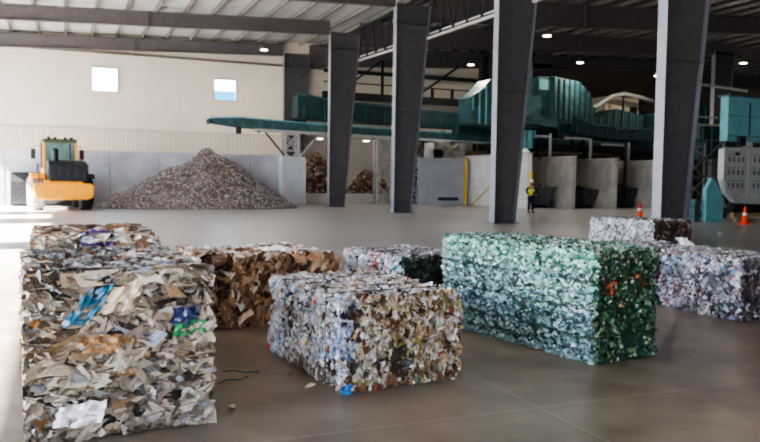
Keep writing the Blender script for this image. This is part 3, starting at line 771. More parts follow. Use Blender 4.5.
# block of machinery behind
ribbed('machine_housing', [(34.6, 5.6), (41, 5.6), (41, 6.9), (38.4, 7.3), (37, 6.6), (34.6, 6.5)], 45.6, 47.6, M['teal_dark'], 'dark teal machine housing behind the curved conveyor', M['teal'], .7, legs=(36, 40), lz=4.35)
ribbed('machine_housing', [(24.9, 4.95), (33.5, 4.95), (33.5, 5.5), (24.9, 5.7)], 45.5, 46.5, M['teal_dark'], 'long dark teal housing under the ribbed hopper', M['teal_dark'], .8)
# pipe duct
t = empty('air_duct', (.9, 47.9, .15))
MB().tube([(35.2, 0, 6.9), (35.6, 0, 7.25), (36.4, 0, 7.35), (37.4, 0, 7.5), (38.1, 0, 7.95), (38.9, 0, 8.4), (40.1, 0, 8.65), (41.9, 0, 8.45), (43, 0, 8.2)], .16, 12).build('duct_pipe', M['truss'], t, smooth=True)
for x, z in ((37.5, 7.5), (40.1, 8.65)): MB().lathe([(.2, -.04), (.2, .04)], (x, 0, z), 14, 'x').build('duct_flange', M['galv'], t)
MB().box(40.0, 40.12, -.06, .06, -.15, 8.5).build('leg', M['dark'], t)
tag(t, 'pale curved air duct rising over the dark teal housing', 'duct')
# box added as a lit patch of the cream end wall
t = empty('lit_wall_patch', (40.6, 49.6, 0))
MB().box(0, 3.4, 0, 2.0, 6.6, 8.75).build('patch_shell', M['wall_patch'], t)
MB().box(.2, 1.8, -.03, 0, 7.2, 8.6).build('patch_panel', M['wall_patch'], t)
MB().box(2.5, 3.1, -.2, 0, 6.7, 8.0).build('dark_panel', M['dark'], t)
for x in (.1, 3.2): MB().box(x, x + .15, .2, .35, 0, 6.6).build('leg', M['dark'], t)
tag(t, 'added cream patch of lit end wall behind the curved air duct', 'wall_patch')
# frames with bent tops above the dividers
def gallows(x, y, z, w, label):
    t = empty('pipe_support', (x, y, 0))
    MB().box(-.07, .07, -.07, .07, 3.3, z + .15).build('post', M['galv'], t)
    MB().box(-w, 0, -.06, .06, z - .14, z).build('arm', M['galv'], t)
    MB().box(-w * .55 - .04, -w * .55 + .04, -.04, .04, 3.2, z - .14).build('drop_rod', M['dark'], t)
    return tag(t, label, 'frame', 'bent pipe frames on the dividers')
gallows(30.33, 42.6, 4.85, 1.4, 'pale bent pipe frame on the first divider right of the worker')
gallows(33.7, 42.6, 4.8, 2.2, 'pale bent pipe frame on the second divider right of the worker')
gallows(37.05, 42.6, 4.45, 2.4, 'pale bent pipe frame on the divider left of the nearest column')
t = empty('domed_cover', (27.6, 41.3, 3.53)); MB().lathe([(.3, 0), (.3, .08), (.24, .18), (.14, .25), (.04, .28)], n=18).build('dome', M['helmet'], t, smooth=True); t.location = (26.99, 40.6, 3.53)
tag(t, 'small white domed cover on the white block divider', 'cover')
t = ribbed('machine_hopper', [(27.3, 3.9), (28.6, 3.9), (28.9, 5.1), (27.0, 5.1)], 42.2, 43.4, M['teal_light'], 'small bright teal hopper above the white block divider', M['teal'], .5)
MB().box(27.6, 27.75, .4, .55, 0, 3.9).build('leg', M['dark'], t)
# dark deck added to darken the space over the bunkers
t = empty('shade_deck', (27.4, 43.5, 0))
MB().box(0, 26, 0, 3.0, 4.0, 4.35).build('deck', M['dark'], t)
for k in range(7): MB().box(k * 4.2 + .2, k * 4.2 + .4, 2.6, 2.8, 0, 4.0).build('leg', M['dark'], t)
b = MB(); b.box(0, 26, -.03, .03, 4.75, 4.8)
for k in range(14): b.box(k * 2, k * 2 + .05, -.03, .03, 4.35, 4.78)
b.build('handrail', M['dark'], t)
tag(t, 'added dark deck shading the space behind the bunkers', 'platform')
ribbed('machine_housing', [(41.5, 4.4), (52, 4.4), (52, 7.4), (47, 7.9), (41.5, 7.0)], 44.5, 48, M['teal_dark'], 'dark teal machine block right of the nearest column, far back', M['teal'], .9)
ribbed('machine_housing', [(34.4, 3.2), (38.5, 3.2), (38.5, 5.0), (34.4, 5.3)], 33.5, 35.5, M['teal_dark'], 'dark green machine block left of the teal cabinet', M['teal'], .7, legs=(34.8, 38.0))
# ------------------------------------------------------------------ right-hand machine
t = empty('teal_cabinet', (30.3, 27.8, 0))
MB().box(0, 4.6, 0, .5, 3.86, 6.05).build('casing', M['teal_light'], t, .03)
b = MB(); b.box(1.42, 1.5, -.03, 0, 4.2, 5.8).box(3.0, 3.04, -.02, 0, 3.9, 6.0).box(.0, 4.6, -.02, 0, 4.1, 4.13).box(0, 4.6, -.02, 0, 5.1, 5.12); b.build('door_seam', M['teal_dark'], t)
MB().box(-.05, 4.7, -.1, .6, 6.05, 6.15).build('roof_plate', M['teal'], t)
for x in (.1, 4.3):
    for y in (.1,): MB().box(x, x + .16, y, y + .16, 0, 3.9).build('leg', M['dark'], t)
tag(t, 'bright teal machine cabinet high at the right edge', 'machine')
t = empty('junction_box', (0, 0, 0)); MB().box(30.95, 31.35, 27.6, 27.8, 3.62, 4.1).build('box_body', M['dark'], t); MB().box(31.36, 31.75, 27.55, 27.8, 3.5, 3.85).build('box_body', M['galv'], t)
tag(t, 'small dark and grey junction box under the teal cabinet', 'junction box')

t = empty('panelled_hatch', (28.15, 26.0, 0))
prof = [(0, 3.35), (0, 1.95), (.3, 1.3), (.85, .85), (4.8, .7), (4.8, 3.5)]
pale = mat('pale_hatch_paint', '#b3b6b4', .55, .1, .4, 3, .12)
hb = MB().prism(prof, 'y', 0, .3); hb.cur = 1
b = MB(); b.box(1.55, 1.63, -.04, 0, .9, 3.4).box(3.6, 3.68, -.04, 0, .9, 3.4); b.bar((0, -.02, 3.36), (4.8, -.02, 3.5), .08); b.bar((.02, -.02, 1.95), (.02, -.02, 3.35), .08); b.bar((0, -.02, 1.95), (.85, -.02, .87), .09); b.bar((.85, -.02, .87), (4.8, -.02, .73), .09)
b.build('edge_frame', M['galv'], t)
b = hb
for r_ in range(3):
    for c_ in range(9):
        x = .3 + c_ * .29 + (.17 if c_ > 3 else 0); z = 1.55 + r_ * .6
        if x < 3.5 and not (1.42 < x < 1.68): b.box(x, x + .14, -.015, 0, z, z + .22); b.box(x + .02, x + .18, -.015, 0, z + .3, z + .34)
b.build('hatch_body', [pale, mat('louvre_shadow', '#74787c', .6, .1, .3, 5, .2)], t)
b = MB()
for x in (.75, 2.4, 4.2): b.box(x, x + .2, -.05, 0, 3.05, 3.2)
b.build('lifting_lug', M['dark'], t)
for x in (1.2, 4.4): MB().box(x, x + .25, .04, .26, 0, .8).build('leg', M['dark'], t)
MB().box(.9, 4.8, .1, 1.3, .25, .74).build('under_frame', M['black'], t)
tag(t, 'pale grey panelled hatch with a slanted corner at the right edge', 'machine')
t = empty('ramp_cheek', (26.45, 25.3, 0))
MB().prism([(0, 0), (0, 1.45), (.32, 1.98), (.48, 1.9), (1.06, 1.0), (1.06, 0)], 'y', 0, .22).build('cheek_plate', M['teal_light'], t, .02)
MB().prism([(.4, 2.0), (.5, 1.95), (1.5, .7), (1.4, .65)], 'y', .22, .4).build('slanted_bar', M['galv'], t)
tag(t, 'light teal angled support with a pointed top at the foot of the pale hatch', 'support')
t = empty('teal_bollard', (26.1, 25.6, 0)); MB().box(-.17, .17, -.17, .17, 0, 1.0).build('bollard_body', M['teal'], t, .02); MB().box(-.2, .2, -.2, .2, 0, .05).build('foot_plate', M['teal'], t)
tag(t, 'short teal bollard left of the light teal angled support', 'bollard')
t = empty('timber_beam', (27.7, 24.9, 0)); MB().box(0, 4.5, 0, .22, .22, .42).build('beam_body', M['wood'], t, .01)
for x in (.2, 2.2, 4.0): MB().box(x, x + .25, -.02, .24, 0, .22).build('bearer', M['wood'], t)
tag(t, 'pale timber beam on blocks in front of the pale hatch', 'timber')
lattice(28.9, 31.4, 29.0, 0, 4.0, 'grey cross-braced frame between the nearest column and the pale hatch', M['lamp_body'], 1.2, 2, 'machine_support')
t = empty('pipe_rack', (29.0, 30.8, 0))
b = MB(); b.tube([(0, 0, 4.9), (4, 0, 4.9)], .06).tube([(0, .2, 5.3), (4, .2, 5.35)], .05).tube([(0, .1, 6.1), (.9, .1, 6.9), (1.9, .1, 7.1), (6, .1, 6.9)], .08).tube([(1.6, .1, 6.9), (1.0, .1, 5.0)], .05)
b.build('pipe_run', M['galv'], t); MB().box(.1, .25, -.05, .1, 0, 5.3).build('leg', M['dark'], t); MB().box(1.1, 2.7, 0, .6, 5.4, 6.2).build('valve_block', M['teal_dark'], t); MB().box(1.3, 1.4, .2, .3, 4.9, 5.4).build('bracket', M['dark'], t)
tag(t, 'rack of pale pipes right of the nearest column beside the teal cabinet', 'pipes')

# lights under the conveyor
for i, (x, y, z, w) in enumerate(((15.45, 47.2, 4.36, 'just left of the farthest free-standing column'), (18.75, 47.2, 4.32, 'beside the white cross-braced tower'), (25.9, 49.8, 5.28, 'in the gap between the second and third columns'))):
    t = empty('work_light', (x, y, z))
    MB().box(-.2, .2, -.1, .08, .0, .1).build('light_body', M['lamp_body'], t); MB().box(-.18, .18, -.11, .06, -.05, -.005).build('lens', M['lamp_on'], t)
    MB().bar((0, 0, .1), (0, 0, .32), .03).build('bracket', M['lamp_body'], t)
    tag(t, 'small work light fixed under the conveyor ' + w, 'lamp', 'work lights under the conveyor')

# ------------------------------------------------------------------ traffic cones
def cone_proto():
    t = empty('traffic_cone')
    MB().box(-.2, .2, -.2, .2, 0, .035).build('base', M['cone'], t, .01)
    MB().lathe([(.145, .035), (.03, .72), (.022, .72)], n=24).build('cone_body', M['cone'], t, smooth=True)
    MB().lathe([(.0945, .36), (.0775, .46)], n=24).build('reflective_band', M['cone_band'], t)
    return t
cp = cone_proto()
for i, (x, y, l) in enumerate(((25.85, 28.8, 'orange traffic cone just left of the nearest column'), (29.0, 28.4, 'orange traffic cone just right of the nearest column'), (26.8, 23.5, 'orange traffic cone in front of the pale hatch, closest of the three'))):
    o = cp if i == 0 else dup(cp, (0, 0, 0))
    o.location = (x, y, 0); o.scale = (1.05, 1.05, 1.05); tag(o, l, 'traffic cone', 'orange traffic cones')

# ------------------------------------------------------------------ wheel loader (rear towards the camera)
ld = empty('wheel_loader', (-.02, 38.4, 0), R(5))
Y = M['yellow']; D = M['dark']
# counterweight
MB().prism([(-1.38, .62), (-1.1, .52), (1.1, .52), (1.38, .62), (1.42, 1.12), (1.3, 1.28), (-1.3, 1.28), (-1.42, 1.12)], 'y', 0, 1.0).build('counterweight', Y, ld, .06)
MB().box(-.9, .9, .2, 3.2, 1.25, 1.42).build('engine_deck', Y, ld, .03)
MB().prism([(.25, 1.3), (.25, 2.15), (.6, 2.3), (2.1, 2.4), (2.1, 1.3)], 'x', -.72, 1.12).build('engine_hood', D, ld, .06)
g = MB().box(-.66, 1.06, .2, .26, 1.35, 2.1).build('radiator_grille', M['grille'], ld)
b = MB()
for k in range(9): b.box(-.62, 1.02, .17, .2, 1.42 + k * .075, 1.445 + k * .075)
for k in range(5): b.box(-.63 + k * .4, -.58 + k * .4, .165, .2, 1.38, 2.08)
b.build('grille_bars', M['bucket'], g)
for s in (-1, 1):
    MB().box(s * 1.12 - .1, s * 1.12 + .1, .05, .1, 1.14, 1.24).build('tail_lamp', mat('tail_lamp_red', '#992a20', .4), ld, .01)
    MB().prism([(.5, 1.55), (.7, 1.72), (1.9, 1.75), (2.3, 1.3), (2.2, 1.3), (1.85, 1.65), (.75, 1.62), (.55, 1.5)], 'x', s * .88, s * 1.5).build('fender', Y if s < 0 else D, ld)
# clutter around the grille: air cleaner, hand rails
MB().lathe([(.17, 0), (.17, .55), (.1, .62)], (-.35, .9, 2.3), 16).build('air_cleaner', D, ld)
MB().tube([(.35, .9, 2.3), (.35, .9, 3.0), (.35, .82, 3.1)], .06, 10).build('exhaust_pipe', M['bucket'], ld)
for s in (-1, 1):
    MB().tube([(s * 1.15, .3, 1.3), (s * 1.15, .3, 2.15), (s * 1.15, 1.6, 2.2), (s * 1.15, 1.6, 1.3)], .03, 8).build('hand_rail', D, ld)
# cab
cab = MB().box(-.82, .82, 2.15, 3.7, 1.4, 2.0).build('cab_base', Y, ld, .04)
MB().box(-.84, .84, 2.1, 3.75, 3.22, 3.42).build('cab_roof', mat('cab_roof_olive', '#4a5236', .6), ld, .05)
for (x, y) in ((-.79, 2.2), (.79, 2.2), (-.79, 3.65), (.79, 3.65)):
    MB().box(x - .06, x + .06, y - .06, y + .06, 2.0, 3.24).build('cab_pillar', Y if y < 3 else D, ld)
MB().box(-.73, .73, 2.17, 2.19, 1.98, 3.22).build('rear_window', M['cab_glass'], ld)
MB().box(-.73, .73, 3.66, 3.68, 1.98, 3.22).build('front_window', M['cab_glass'], ld)
for s in (-1, 1): MB().box(s * .79 - .01, s * .79 + .01, 2.26, 3.6, 1.98, 3.22).build('side_window', M['cab_glass'], ld)
MB().prism([(2.5, 2.0), (2.9, 2.0), (2.75, 2.75), (2.55, 2.8)], 'x', -.25, .25).build('seat', M['black'], ld, .04)
for s in (-1, 1):
    MB().tube([(s * .85, 3.5, 3.1), (s * 1.22, 3.5, 3.1), (s * 1.22, 3.5, 2.95)], .02, 6).build('mirror_arm', D, ld)
    MB().box(s * 1.22 - .12, s * 1.22 + .12, 3.46, 3.52, 2.45, 2.95).build('mirror', mat('mirror_back_red', '#7d2a26', .5) if s > 0 else D, ld, .02)
    for k in (-.55, -.25) if s < 0 else (.25, .55): MB().box(k - .08, k + .08, 2.05, 2.12, 3.36, 3.5).build('roof_lamp', D, ld, .01)
MB().lathe([(.07, 0), (.07, .12), (.03, .17)], (-.5, 2.7, 3.42), 12).build('beacon', mat('amber_beacon', '#e08a1a', .3), ld)
MB().tube([(-.35, 2.4, 3.4), (-.35, 2.4, 3.85)], .012, 6).build('antenna', D, ld)
# ladder and left step box
MB().box(-1.35, -.9, 1.9, 2.9, .9, 1.7).build('step_box', Y, ld, .04)
MB().box(.9, 1.3, 1.9, 2.9, .9, 1.6).build('tank_box', D, ld, .04)
# chassis and axles
MB().box(-.45, .45, .5, 5.4, .62, 1.3).build('chassis', D, ld, .03)
def wheel(x, y, dusty):
    m = M['tyre_dusty'] if dusty else M['black']; s = 1 if x > 0 else -1
    prof = [(.42, -.3), (.66, -.31), (.75, -.24), (.775, -.1), (.775, .1), (.75, .24), (.66, .31), (.42, .3)]
    w = MB().lathe(prof, (0, 0, 0), 36, 'x'); 
    for k in range(22):
        a = 2 * PI * k / 22
        for q in (-1, 1):
            p0 = Vector((0, math.cos(a) * .775, math.sin(a) * .775)); p1 = Vector((q * .26, math.cos(a + .16) * .765, math.sin(a + .16) * .765)); w.bar(p0, p1, .06, .05)
    o = w.build('wheel', m, ld); o.location = (x, y, .79)
    MB().lathe([(.43, -.05), (.43, .2), (.36, .22), (.3, .1), (.16, .1), (.14, .2)] if s > 0 else [(.14, -.2), (.16, -.1), (.3, -.1), (.36, -.22), (.43, -.2), (.43, .05)], (0, 0, 0), 28, 'x').build('rim', M['rim'], o)
for x, y, d in ((-1.16, 1.3, True), (1.16, 1.3, False), (-1.16, 4.6, True), (1.16, 4.6, False)): wheel(x, y, d)
for y in (1.3, 4.6): MB().lathe([(.16, -1.0), (.16, 1.0)], (0, y, .79), 14, 'x').build('axle', D, ld)
# lift arms and bucket
for s in (-1, 1): MB().prism([(4.0, 1.5), (4.4, 1.75), (6.3, .75), (6.6, .4), (6.3, .35), (5.9, .6)], 'x', s * .62 - .09, s * .62 + .09).build('lift_arm', Y, ld, .02)
bk = MB().prism([(6.3, .1), (6.2, .35), (6.15, 1.3), (6.35, 1.75), (6.5, 1.8), (6.4, 1.3), (6.45, .4), (7.9, .12), (7.9, .04), (6.5, .04)], 'x', -2.25, 1.7).build('bucket', M['bucket'], ld)
for x in (-2.25, 1.67): MB().prism([(6.25, .1), (6.2, 1.3), (6.45, 1.75), (7.0, 1.2), (7.9, .1)], 'x', x, x + .04).build('bucket_side', M['bucket'], bk)
ld.scale = (.94, 1, 1.02)
tag(ld, 'yellow wheel loader seen from the rear with a dark grille and dusty tyre', 'loader')

# ------------------------------------------------------------------ worker
def skin_mesh(name, verts, edges, radii, m, parent, sub=2):
    me = bpy.data.meshes.new(name); me.from_pydata(verts, edges, []); o = bpy.data.objects.new(name, me); COL.objects.link(o)
    if parent: o.parent = parent
    md = o.modifiers.new('skin', 'SKIN'); md.use_smooth_shade = True
    if not me.skin_vertices: 
        bm = bmesh.new(); bm.from_mesh(me); bm.verts.layers.skin.verify(); bm.to_mesh(me); bm.free()
    for i, r in enumerate(radii):
        sv = me.skin_vertices[0].data[i]; sv.radius = (r, r) if not isinstance(r, tuple) else r; sv.use_root = (i == 0)
    s = o.modifiers.new('sub', 'SUBSURF'); s.levels = sub; s.render_levels = sub
    me.materials.append(m); return o
wk = empty('person', (23.25, 34.3, 0), R(10))
V = []; E = []; RR = []
def jv(p, r, par=None):
    V.append(p); RR.append(r)
    if par is not None: E.append((par, len(V) - 1))
    return len(V) - 1
pel = jv((0, 0, .95), (.15, .11)); wai = jv((0, 0, 1.1), (.13, .1), pel); che = jv((0, 0, 1.32), (.165, .115), wai); nk0 = jv((0, .0, 1.46), (.075, .07), che)
nk = jv((0, -.01, 1.52), .052, nk0); jaw = jv((0, -.02, 1.58), (.065, .075), nk); hd = jv((0, -.012, 1.66), (.078, .095), jaw); top = jv((0, 0, 1.73), (.06, .07), hd)
jv((0, -.125, 1.635), .012, hd)
for s in (-1, 1): jv((s * .088, .0, 1.645), .014, hd)
for s in (-1, 1):
    sh = jv((s * .19, 0, 1.42), .062, che); el = jv((s * .30, .03, 1.17), .045, sh); wr = jv((s * .24, -.14, 1.0), .03, el)
    pa = jv((s * .215, -.2, .985), (.036, .02), wr)
    for k, (dx, ln) in enumerate(((-.03, .055), (-.01, .065), (.01, .06), (.03, .045))):
        f1 = jv((s * (.2 - dx), -.235, .975 - .004 * k), .009, pa); jv((s * (.192 - dx), -.24 - ln * .55, .955), .008, f1)
    th = jv((s * .185, -.195, 1.0), .011, pa); jv((s * .165, -.225, .995), .009, th)
    hp = jv((s * .09, 0, .88), .09, pel); kn = jv((s * .12, -.02 - .03 * (s > 0), .49), .06, hp); an = jv((s * .13, .02 - .03 * (s > 0), .09), .042, kn); jv((s * .14, -.13 - .03 * (s > 0), .045), (.04, .035), an)
skin_mesh('body', V, E, RR, M['skin'], wk)
for nm, m, ch in (('trousers', M['navy'], None),):
    V2 = [(0, 0, 1.0), (0, 0, .9)]; E2 = [(0, 1)]; R2 = [(.165, .125), (.17, .13)]
    for s in (-1, 1):
        o_ = .03 * (s > 0); i0 = len(V2)
        V2 += [(s * .095, 0, .82), (s * .12, -.02 - o_, .49), (s * .13, .02 - o_, .13)]; E2 += [(1, i0), (i0, i0 + 1), (i0 + 1, i0 + 2)]; R2 += [.108, .082, .07]
    skin_mesh(nm, V2, E2, R2, m, wk)
skin_mesh('vest', [(0, 0, .98), (0, 0, 1.15), (0, 0, 1.34), (0, 0, 1.44), (-.15, 0, 1.42), (.15, 0, 1.42)], [(0, 1), (1, 2), (2, 3), (2, 4), (2, 5)], [(.175, .135), (.16, .13), (.19, .14), (.09, .085), .075, .075], M['vest'], wk)
for s in (-1, 1):
    skin_mesh('sleeve', [(s * .19, 0, 1.41), (s * .30, .03, 1.17), (s * .25, -.12, 1.015)], [(0, 1), (1, 2)], [.072, .056, .042], M['navy'], wk)
    o_ = .03 * (s > 0)
    skin_mesh('boot', [(s * .13, .02 - o_, .14), (s * .13, .02 - o_, .06), (s * .142, -.14 - o_, .05)], [(0, 1), (1, 2)], [.06, .058, .045], M['black'], wk)
    MB().lathe([(.011, 0), (.009, .008), (.002, .01)], (s * .03, -.108, 1.66), 10, 'y').build('eye', M['black'], wk)
MB().lathe([(.125, 0), (.125, .015), (.105, .03), (.1, .09), (.07, .135), (.01, .15)], (0, -.005, 1.695), 24).build('hard_hat', M['helmet'], wk, smooth=True)
MB().box(-.178, .178, -.146, .146, 1.2, 1.24).build('reflective_stripe', M['cone_band'], wk, .04)
tag(wk, 'worker in yellow-green vest and dark trousers standing by the white block divider', 'person')

# ------------------------------------------------------------------ the bales in front
PAPER_TOP = [('#cfc8c0', 5), ('#e8e4e0', 4), ('#a3937f', 2), ('#8b7766', 1.5), ('#6d6a6b', 1.5), ('#3c3836', 1), ('#b9bfcb', 2)]
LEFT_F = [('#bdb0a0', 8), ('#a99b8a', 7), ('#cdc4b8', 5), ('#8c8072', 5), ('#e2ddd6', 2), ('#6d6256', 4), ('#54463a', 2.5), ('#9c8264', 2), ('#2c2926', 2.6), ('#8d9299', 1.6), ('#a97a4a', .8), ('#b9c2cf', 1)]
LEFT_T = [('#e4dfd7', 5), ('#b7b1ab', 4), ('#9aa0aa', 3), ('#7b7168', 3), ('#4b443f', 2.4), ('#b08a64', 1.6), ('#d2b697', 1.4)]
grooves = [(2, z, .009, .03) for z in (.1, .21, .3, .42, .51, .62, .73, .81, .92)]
b1 = make_bale((-.20, 4.97), R(3.5), 1.08, 1.62, 1.04, {
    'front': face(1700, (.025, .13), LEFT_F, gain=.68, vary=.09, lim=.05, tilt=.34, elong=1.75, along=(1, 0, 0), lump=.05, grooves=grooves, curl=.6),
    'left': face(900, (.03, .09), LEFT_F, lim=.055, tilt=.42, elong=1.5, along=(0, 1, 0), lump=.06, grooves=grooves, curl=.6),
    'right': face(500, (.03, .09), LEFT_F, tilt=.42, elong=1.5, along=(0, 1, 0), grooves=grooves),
    'top': face(1300, (.03, .09), LEFT_T, gain=.8, lim=.045, tilt=.4, elong=1.3, along=(1, 0, 0), lump=.05)}, M['paper'], '#4d4338', .035, .05, 1, (.31, .63, .8), 'z', 'paper_bale')
sheet('blue_sheet', [(.16, -.035, .72), (.34, -.035, .74), (.47, -.06, .98), (.30, -.05, .93)], M['blue_film'], b1, .04, seed=1)
sheet('green_card', [(.84, -.035, .61), (1.05, -.035, .63), (1.07, -.035, .72), (.86, -.035, .71)], M['green_film'], b1, .02, seed=2)
sheet('blue_wrapper', [(.82, -.035, .70), (1.0, -.035, .69), (1.0, -.06, .80), (.84, -.06, .81)], M['navy_film'], b1, .02, seed=3)
sheet('cream_sheet', [(.36, -.035, .78), (.58, -.035, .80), (.66, -.06, .99), (.47, -.06, .96)], mat('cream_card', '#cdbfa9', .6, 0, .3, 12, .15, .3, 20), b1, .02, seed=4)
sheet('white_film', [(.12, -.035, .10), (.40, -.035, .10), (.42, -.06, .25), (.15, -.06, .24)], M['white_film'], b1, .02, seed=5)
sheet('tan_card', [(.25, -.035, .55), (.50, -.035, .53), (.53, -.06, .66), (.28, -.06, .67)], mat('tan_card', '#9b7856', .7, 0, .3, 12, .2, .3, 20), b1, .025, seed=6)
tag(b1, 'big nearest bale of layered mixed paper at the left with a blue sheet', 'bale')
b2 = make_bale((-.24, 6.78), R(1), .98, 1.55, 1.13, {
    'front': face(300, (.04, .1), LEFT_F, tilt=.4, elong=1.5, along=(1, 0, 0)), 'left': face(500, (.04, .1), LEFT_F, tilt=.4, elong=1.4, along=(0, 1, 0)),
    'right': face(400, (.04, .1), LEFT_F, tilt=.4, elong=1.4, along=(0, 1, 0)), 'back': face(200, (.04, .1), LEFT_F, tilt=.4),
    'top': face(1000, (.035, .11), [('#8a6a52', 4), ('#b89c86', 3), ('#5c4a40', 3), ('#e9e2d8', 2.4), ('#c0895a', 1.2), ('#8f9298', 2)], tilt=.4, elong=1.4, along=(1, 0, 0), lump=.08)},
    M['paper'], '#4d4338', .035, .07, 4, (.3, .6, .9), 'z', 'paper_bale')
sheet('purple_wrapper', [(.36, -.04, 1.07), (.62, -.04, 1.06), (.6, .16, 1.18), (.38, .18, 1.18)], M['purple_film'], b2, .025, seed=7)
tag(b2, 'mixed paper bale with a purple wrapper on top, behind the nearest left bale', 'bale')

CARD = [('#9a7758', 5), ('#7f5d45', 5), ('#b8977a', 4), ('#61442f', 4), ('#d3bba4', 2), ('#3d2b21', 3), ('#e3dad0', .9)]
CARD_T = [('#d6c3b1', 4), ('#efe9e4', 5), ('#a88a70', 2.4), ('#c7d0e0', 1.6), ('#7a5b47', 2)]
bc = make_bale((1.38, 8.2), R(2), 1.5, 1.5, .76, {
    'front': face(560, (.05, .16), CARD, gain=1.15, lim=.09, tilt=.75, elong=1.9, along=(0, 0, 1), lump=.14, curl=.8), 'left': face(420, (.05, .14), CARD, tilt=.5, elong=1.7, along=(0, 0, 1), lump=.1),
    'right': face(350, (.05, .14), CARD, tilt=.5, elong=1.7, along=(0, 0, 1), lump=.1), 'top': face(600, (.05, .13), CARD_T, lim=.06, tilt=.42, elong=1.3, lump=.08)},
    M['paper'], '#3b291d', .05, .07, 7, (.4, .8, 1.15), 'x', 'cardboard_bale')
sheet('white_film', [(.75, .1, .83), (1.05, .12, .84), (1.0, .5, .85), (.72, .45, .84)], M['white_film'], bc, .02, seed=8)
tag(bc, 'bale of brown folded cardboard between the left and middle bales', 'bale')

CEN_L = [('#dcdfe8', 7), ('#f0f0f4', 6), ('#b4bfd6', 4), ('#9fadc8', 1.8), ('#c5beb8', 3), ('#86776b', 2), ('#4c453f', 1.4), ('#b0604f', .2), ('#4d70a6', .45), ('#d8a860', .4), ('#7fb3b6', .4)]
CEN_F = [('#c8b69c', 6), ('#a58c6e', 5), ('#e6ddd0', 4.5), ('#7d6048', 4), ('#5c4433', 3.2), ('#2e2725', 2.2), ('#b9b3ae', 3), ('#d9c58c', 1.2), ('#8b4a38', .9), ('#6f8b8c', .6), ('#8d8540', .6), ('#f2f0f0', 2)]
CEN_T = [('#d9d3d4', 6), ('#eeecef', 3), ('#bfb5ac', 4), ('#8c7d72', 2.6), ('#4a423e', 2), ('#c9a88a', 1.6), ('#cfd6e6', 3), ('#b97a86', .3)]
bm_ = make_bale((1.96, 5.36), R(5.5), 1.08, 1.62, .73, {
    'left': face(2900, (.014, .048), CEN_L, gain=1.15, sc=.72, tilt=.55, elong=1.25, along=(0, 0, 1), lump=.06, curl=.6,
                 zones=[(lambda a, b: (a < .12) & (b > .3) & (b < .8), [('#6f86ae', 1.6), ('#a9b8d4', 4), ('#2a3042', 1), ('#e3e6ee', 5)]), (lambda a, b: (b < .22) & (a > .1) & (a < .75), [('#6a5a50', 3), ('#93867c', 3), ('#c9c3be', 3)])]),
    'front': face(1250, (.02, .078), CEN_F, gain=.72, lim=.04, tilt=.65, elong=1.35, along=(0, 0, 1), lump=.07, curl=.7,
                  zones=[(lambda a, b: (a < .1) & (b > .3), [('#7c90b4', 1.5), ('#c9d0de', 3), ('#2c2c3a', 1)])]),
    'right': face(700, (.02, .07), CEN_F, tilt=.5), 'back': face(600, (.02, .07), CEN_F, tilt=.5),
    'top': face(1700, (.02, .062), CEN_T, tilt=.38, elong=1.35, lump=.05)}, M['paper'], '#3d342e', .03, .05, 11, (.3, .6, .9, 1.2), 'y', 'mixed_bale')
sheet('blue_bottle_film', [(-.03, -.045, .01), (.06, -.05, .01), (.06, -.04, .075), (-.03, -.04, .08)], mat('bright_blue', '#1f6fb5', .35), bm_, .01, seed=9)
sheet('red_scrap', [(-.05, 1.5, .04), (-.05, 1.57, .04), (-.05, 1.57, .09), (-.05, 1.5, .09)], mat('red_scrap', '#c23b2c', .4), bm_, .01, seed=10)
tag(bm_, 'middle bale with white and blue scraps on one side and beige scraps in front', 'bale')

GR_L = [('#a9cfc4', 6), ('#cfe6e0', 5), ('#7fb5a6', 5), ('#8ea9b0', 3.4), ('#5f8f86', 3), ('#e8f2f0', 2.6), ('#3d6b60', 2), ('#6f8792', 2.4), ('#243f38', 1.4)]
GR_F = [('#2c5c40', 6), ('#3f7a50', 4.5), ('#1c3d2b', 5), ('#6c9678', 2.4), ('#a9bba6', 1.4), ('#5b6a3e', 2), ('#13271d', 3), ('#b9c9bc', .8)]
GR_T = [('#39684e', 4), ('#8fb5a4', 3.5), ('#c9dcd4', 3), ('#1f4030', 3), ('#62816f', 3), ('#9c9f94', 2)]
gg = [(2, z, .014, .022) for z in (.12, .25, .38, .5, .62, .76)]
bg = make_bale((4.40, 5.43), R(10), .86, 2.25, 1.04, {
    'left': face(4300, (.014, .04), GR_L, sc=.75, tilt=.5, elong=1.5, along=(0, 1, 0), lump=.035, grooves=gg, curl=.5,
                 zones=[(lambda a, b: (b > .78), [('#a7d6c4', 5), ('#d6efe6', 4), ('#4f9a80', 3), ('#2b6b50', 2)]), (lambda a, b: (b < .42), [('#8ba7ae', 5), ('#6d8c92', 4), ('#a9c3c8', 3), ('#3a5658', 3), ('#54777a', 3)])]),
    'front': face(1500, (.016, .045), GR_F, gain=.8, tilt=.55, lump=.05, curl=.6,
                  zones=[(lambda a, b: (b > .62) & (b < .76) & (((a > .1) & (a < .34)) | ((a > .6) & (a < .82))) , [('#a5532c', 4), ('#7a3b22', 2), ('#c9a58c', 1), ('#2c5c40', 2)]), (lambda a, b: (b > .86), [('#3d6a4a', 3), ('#b3b9a6', 2), ('#1c3d2b', 2)]), (lambda a, b: (b > .5) & (b < .58) & (a > .3) & (a < .5), [('#b58a3c', 2), ('#2c5c40', 1)])]),
    'right': face(900, (.02, .05), GR_F, tilt=.5), 'back': face(500, (.02, .05), GR_L, tilt=.5),
    'top': face(1900, (.016, .05), GR_T, tilt=.5, lump=.05)}, M['plastic'], '#1d3a2c', .03, .05, 17, (.25, .5, .76), 'z', 'bottle_bale')
tag(bg, 'large tall bale of crushed green and clear plastic bottles', 'bale')

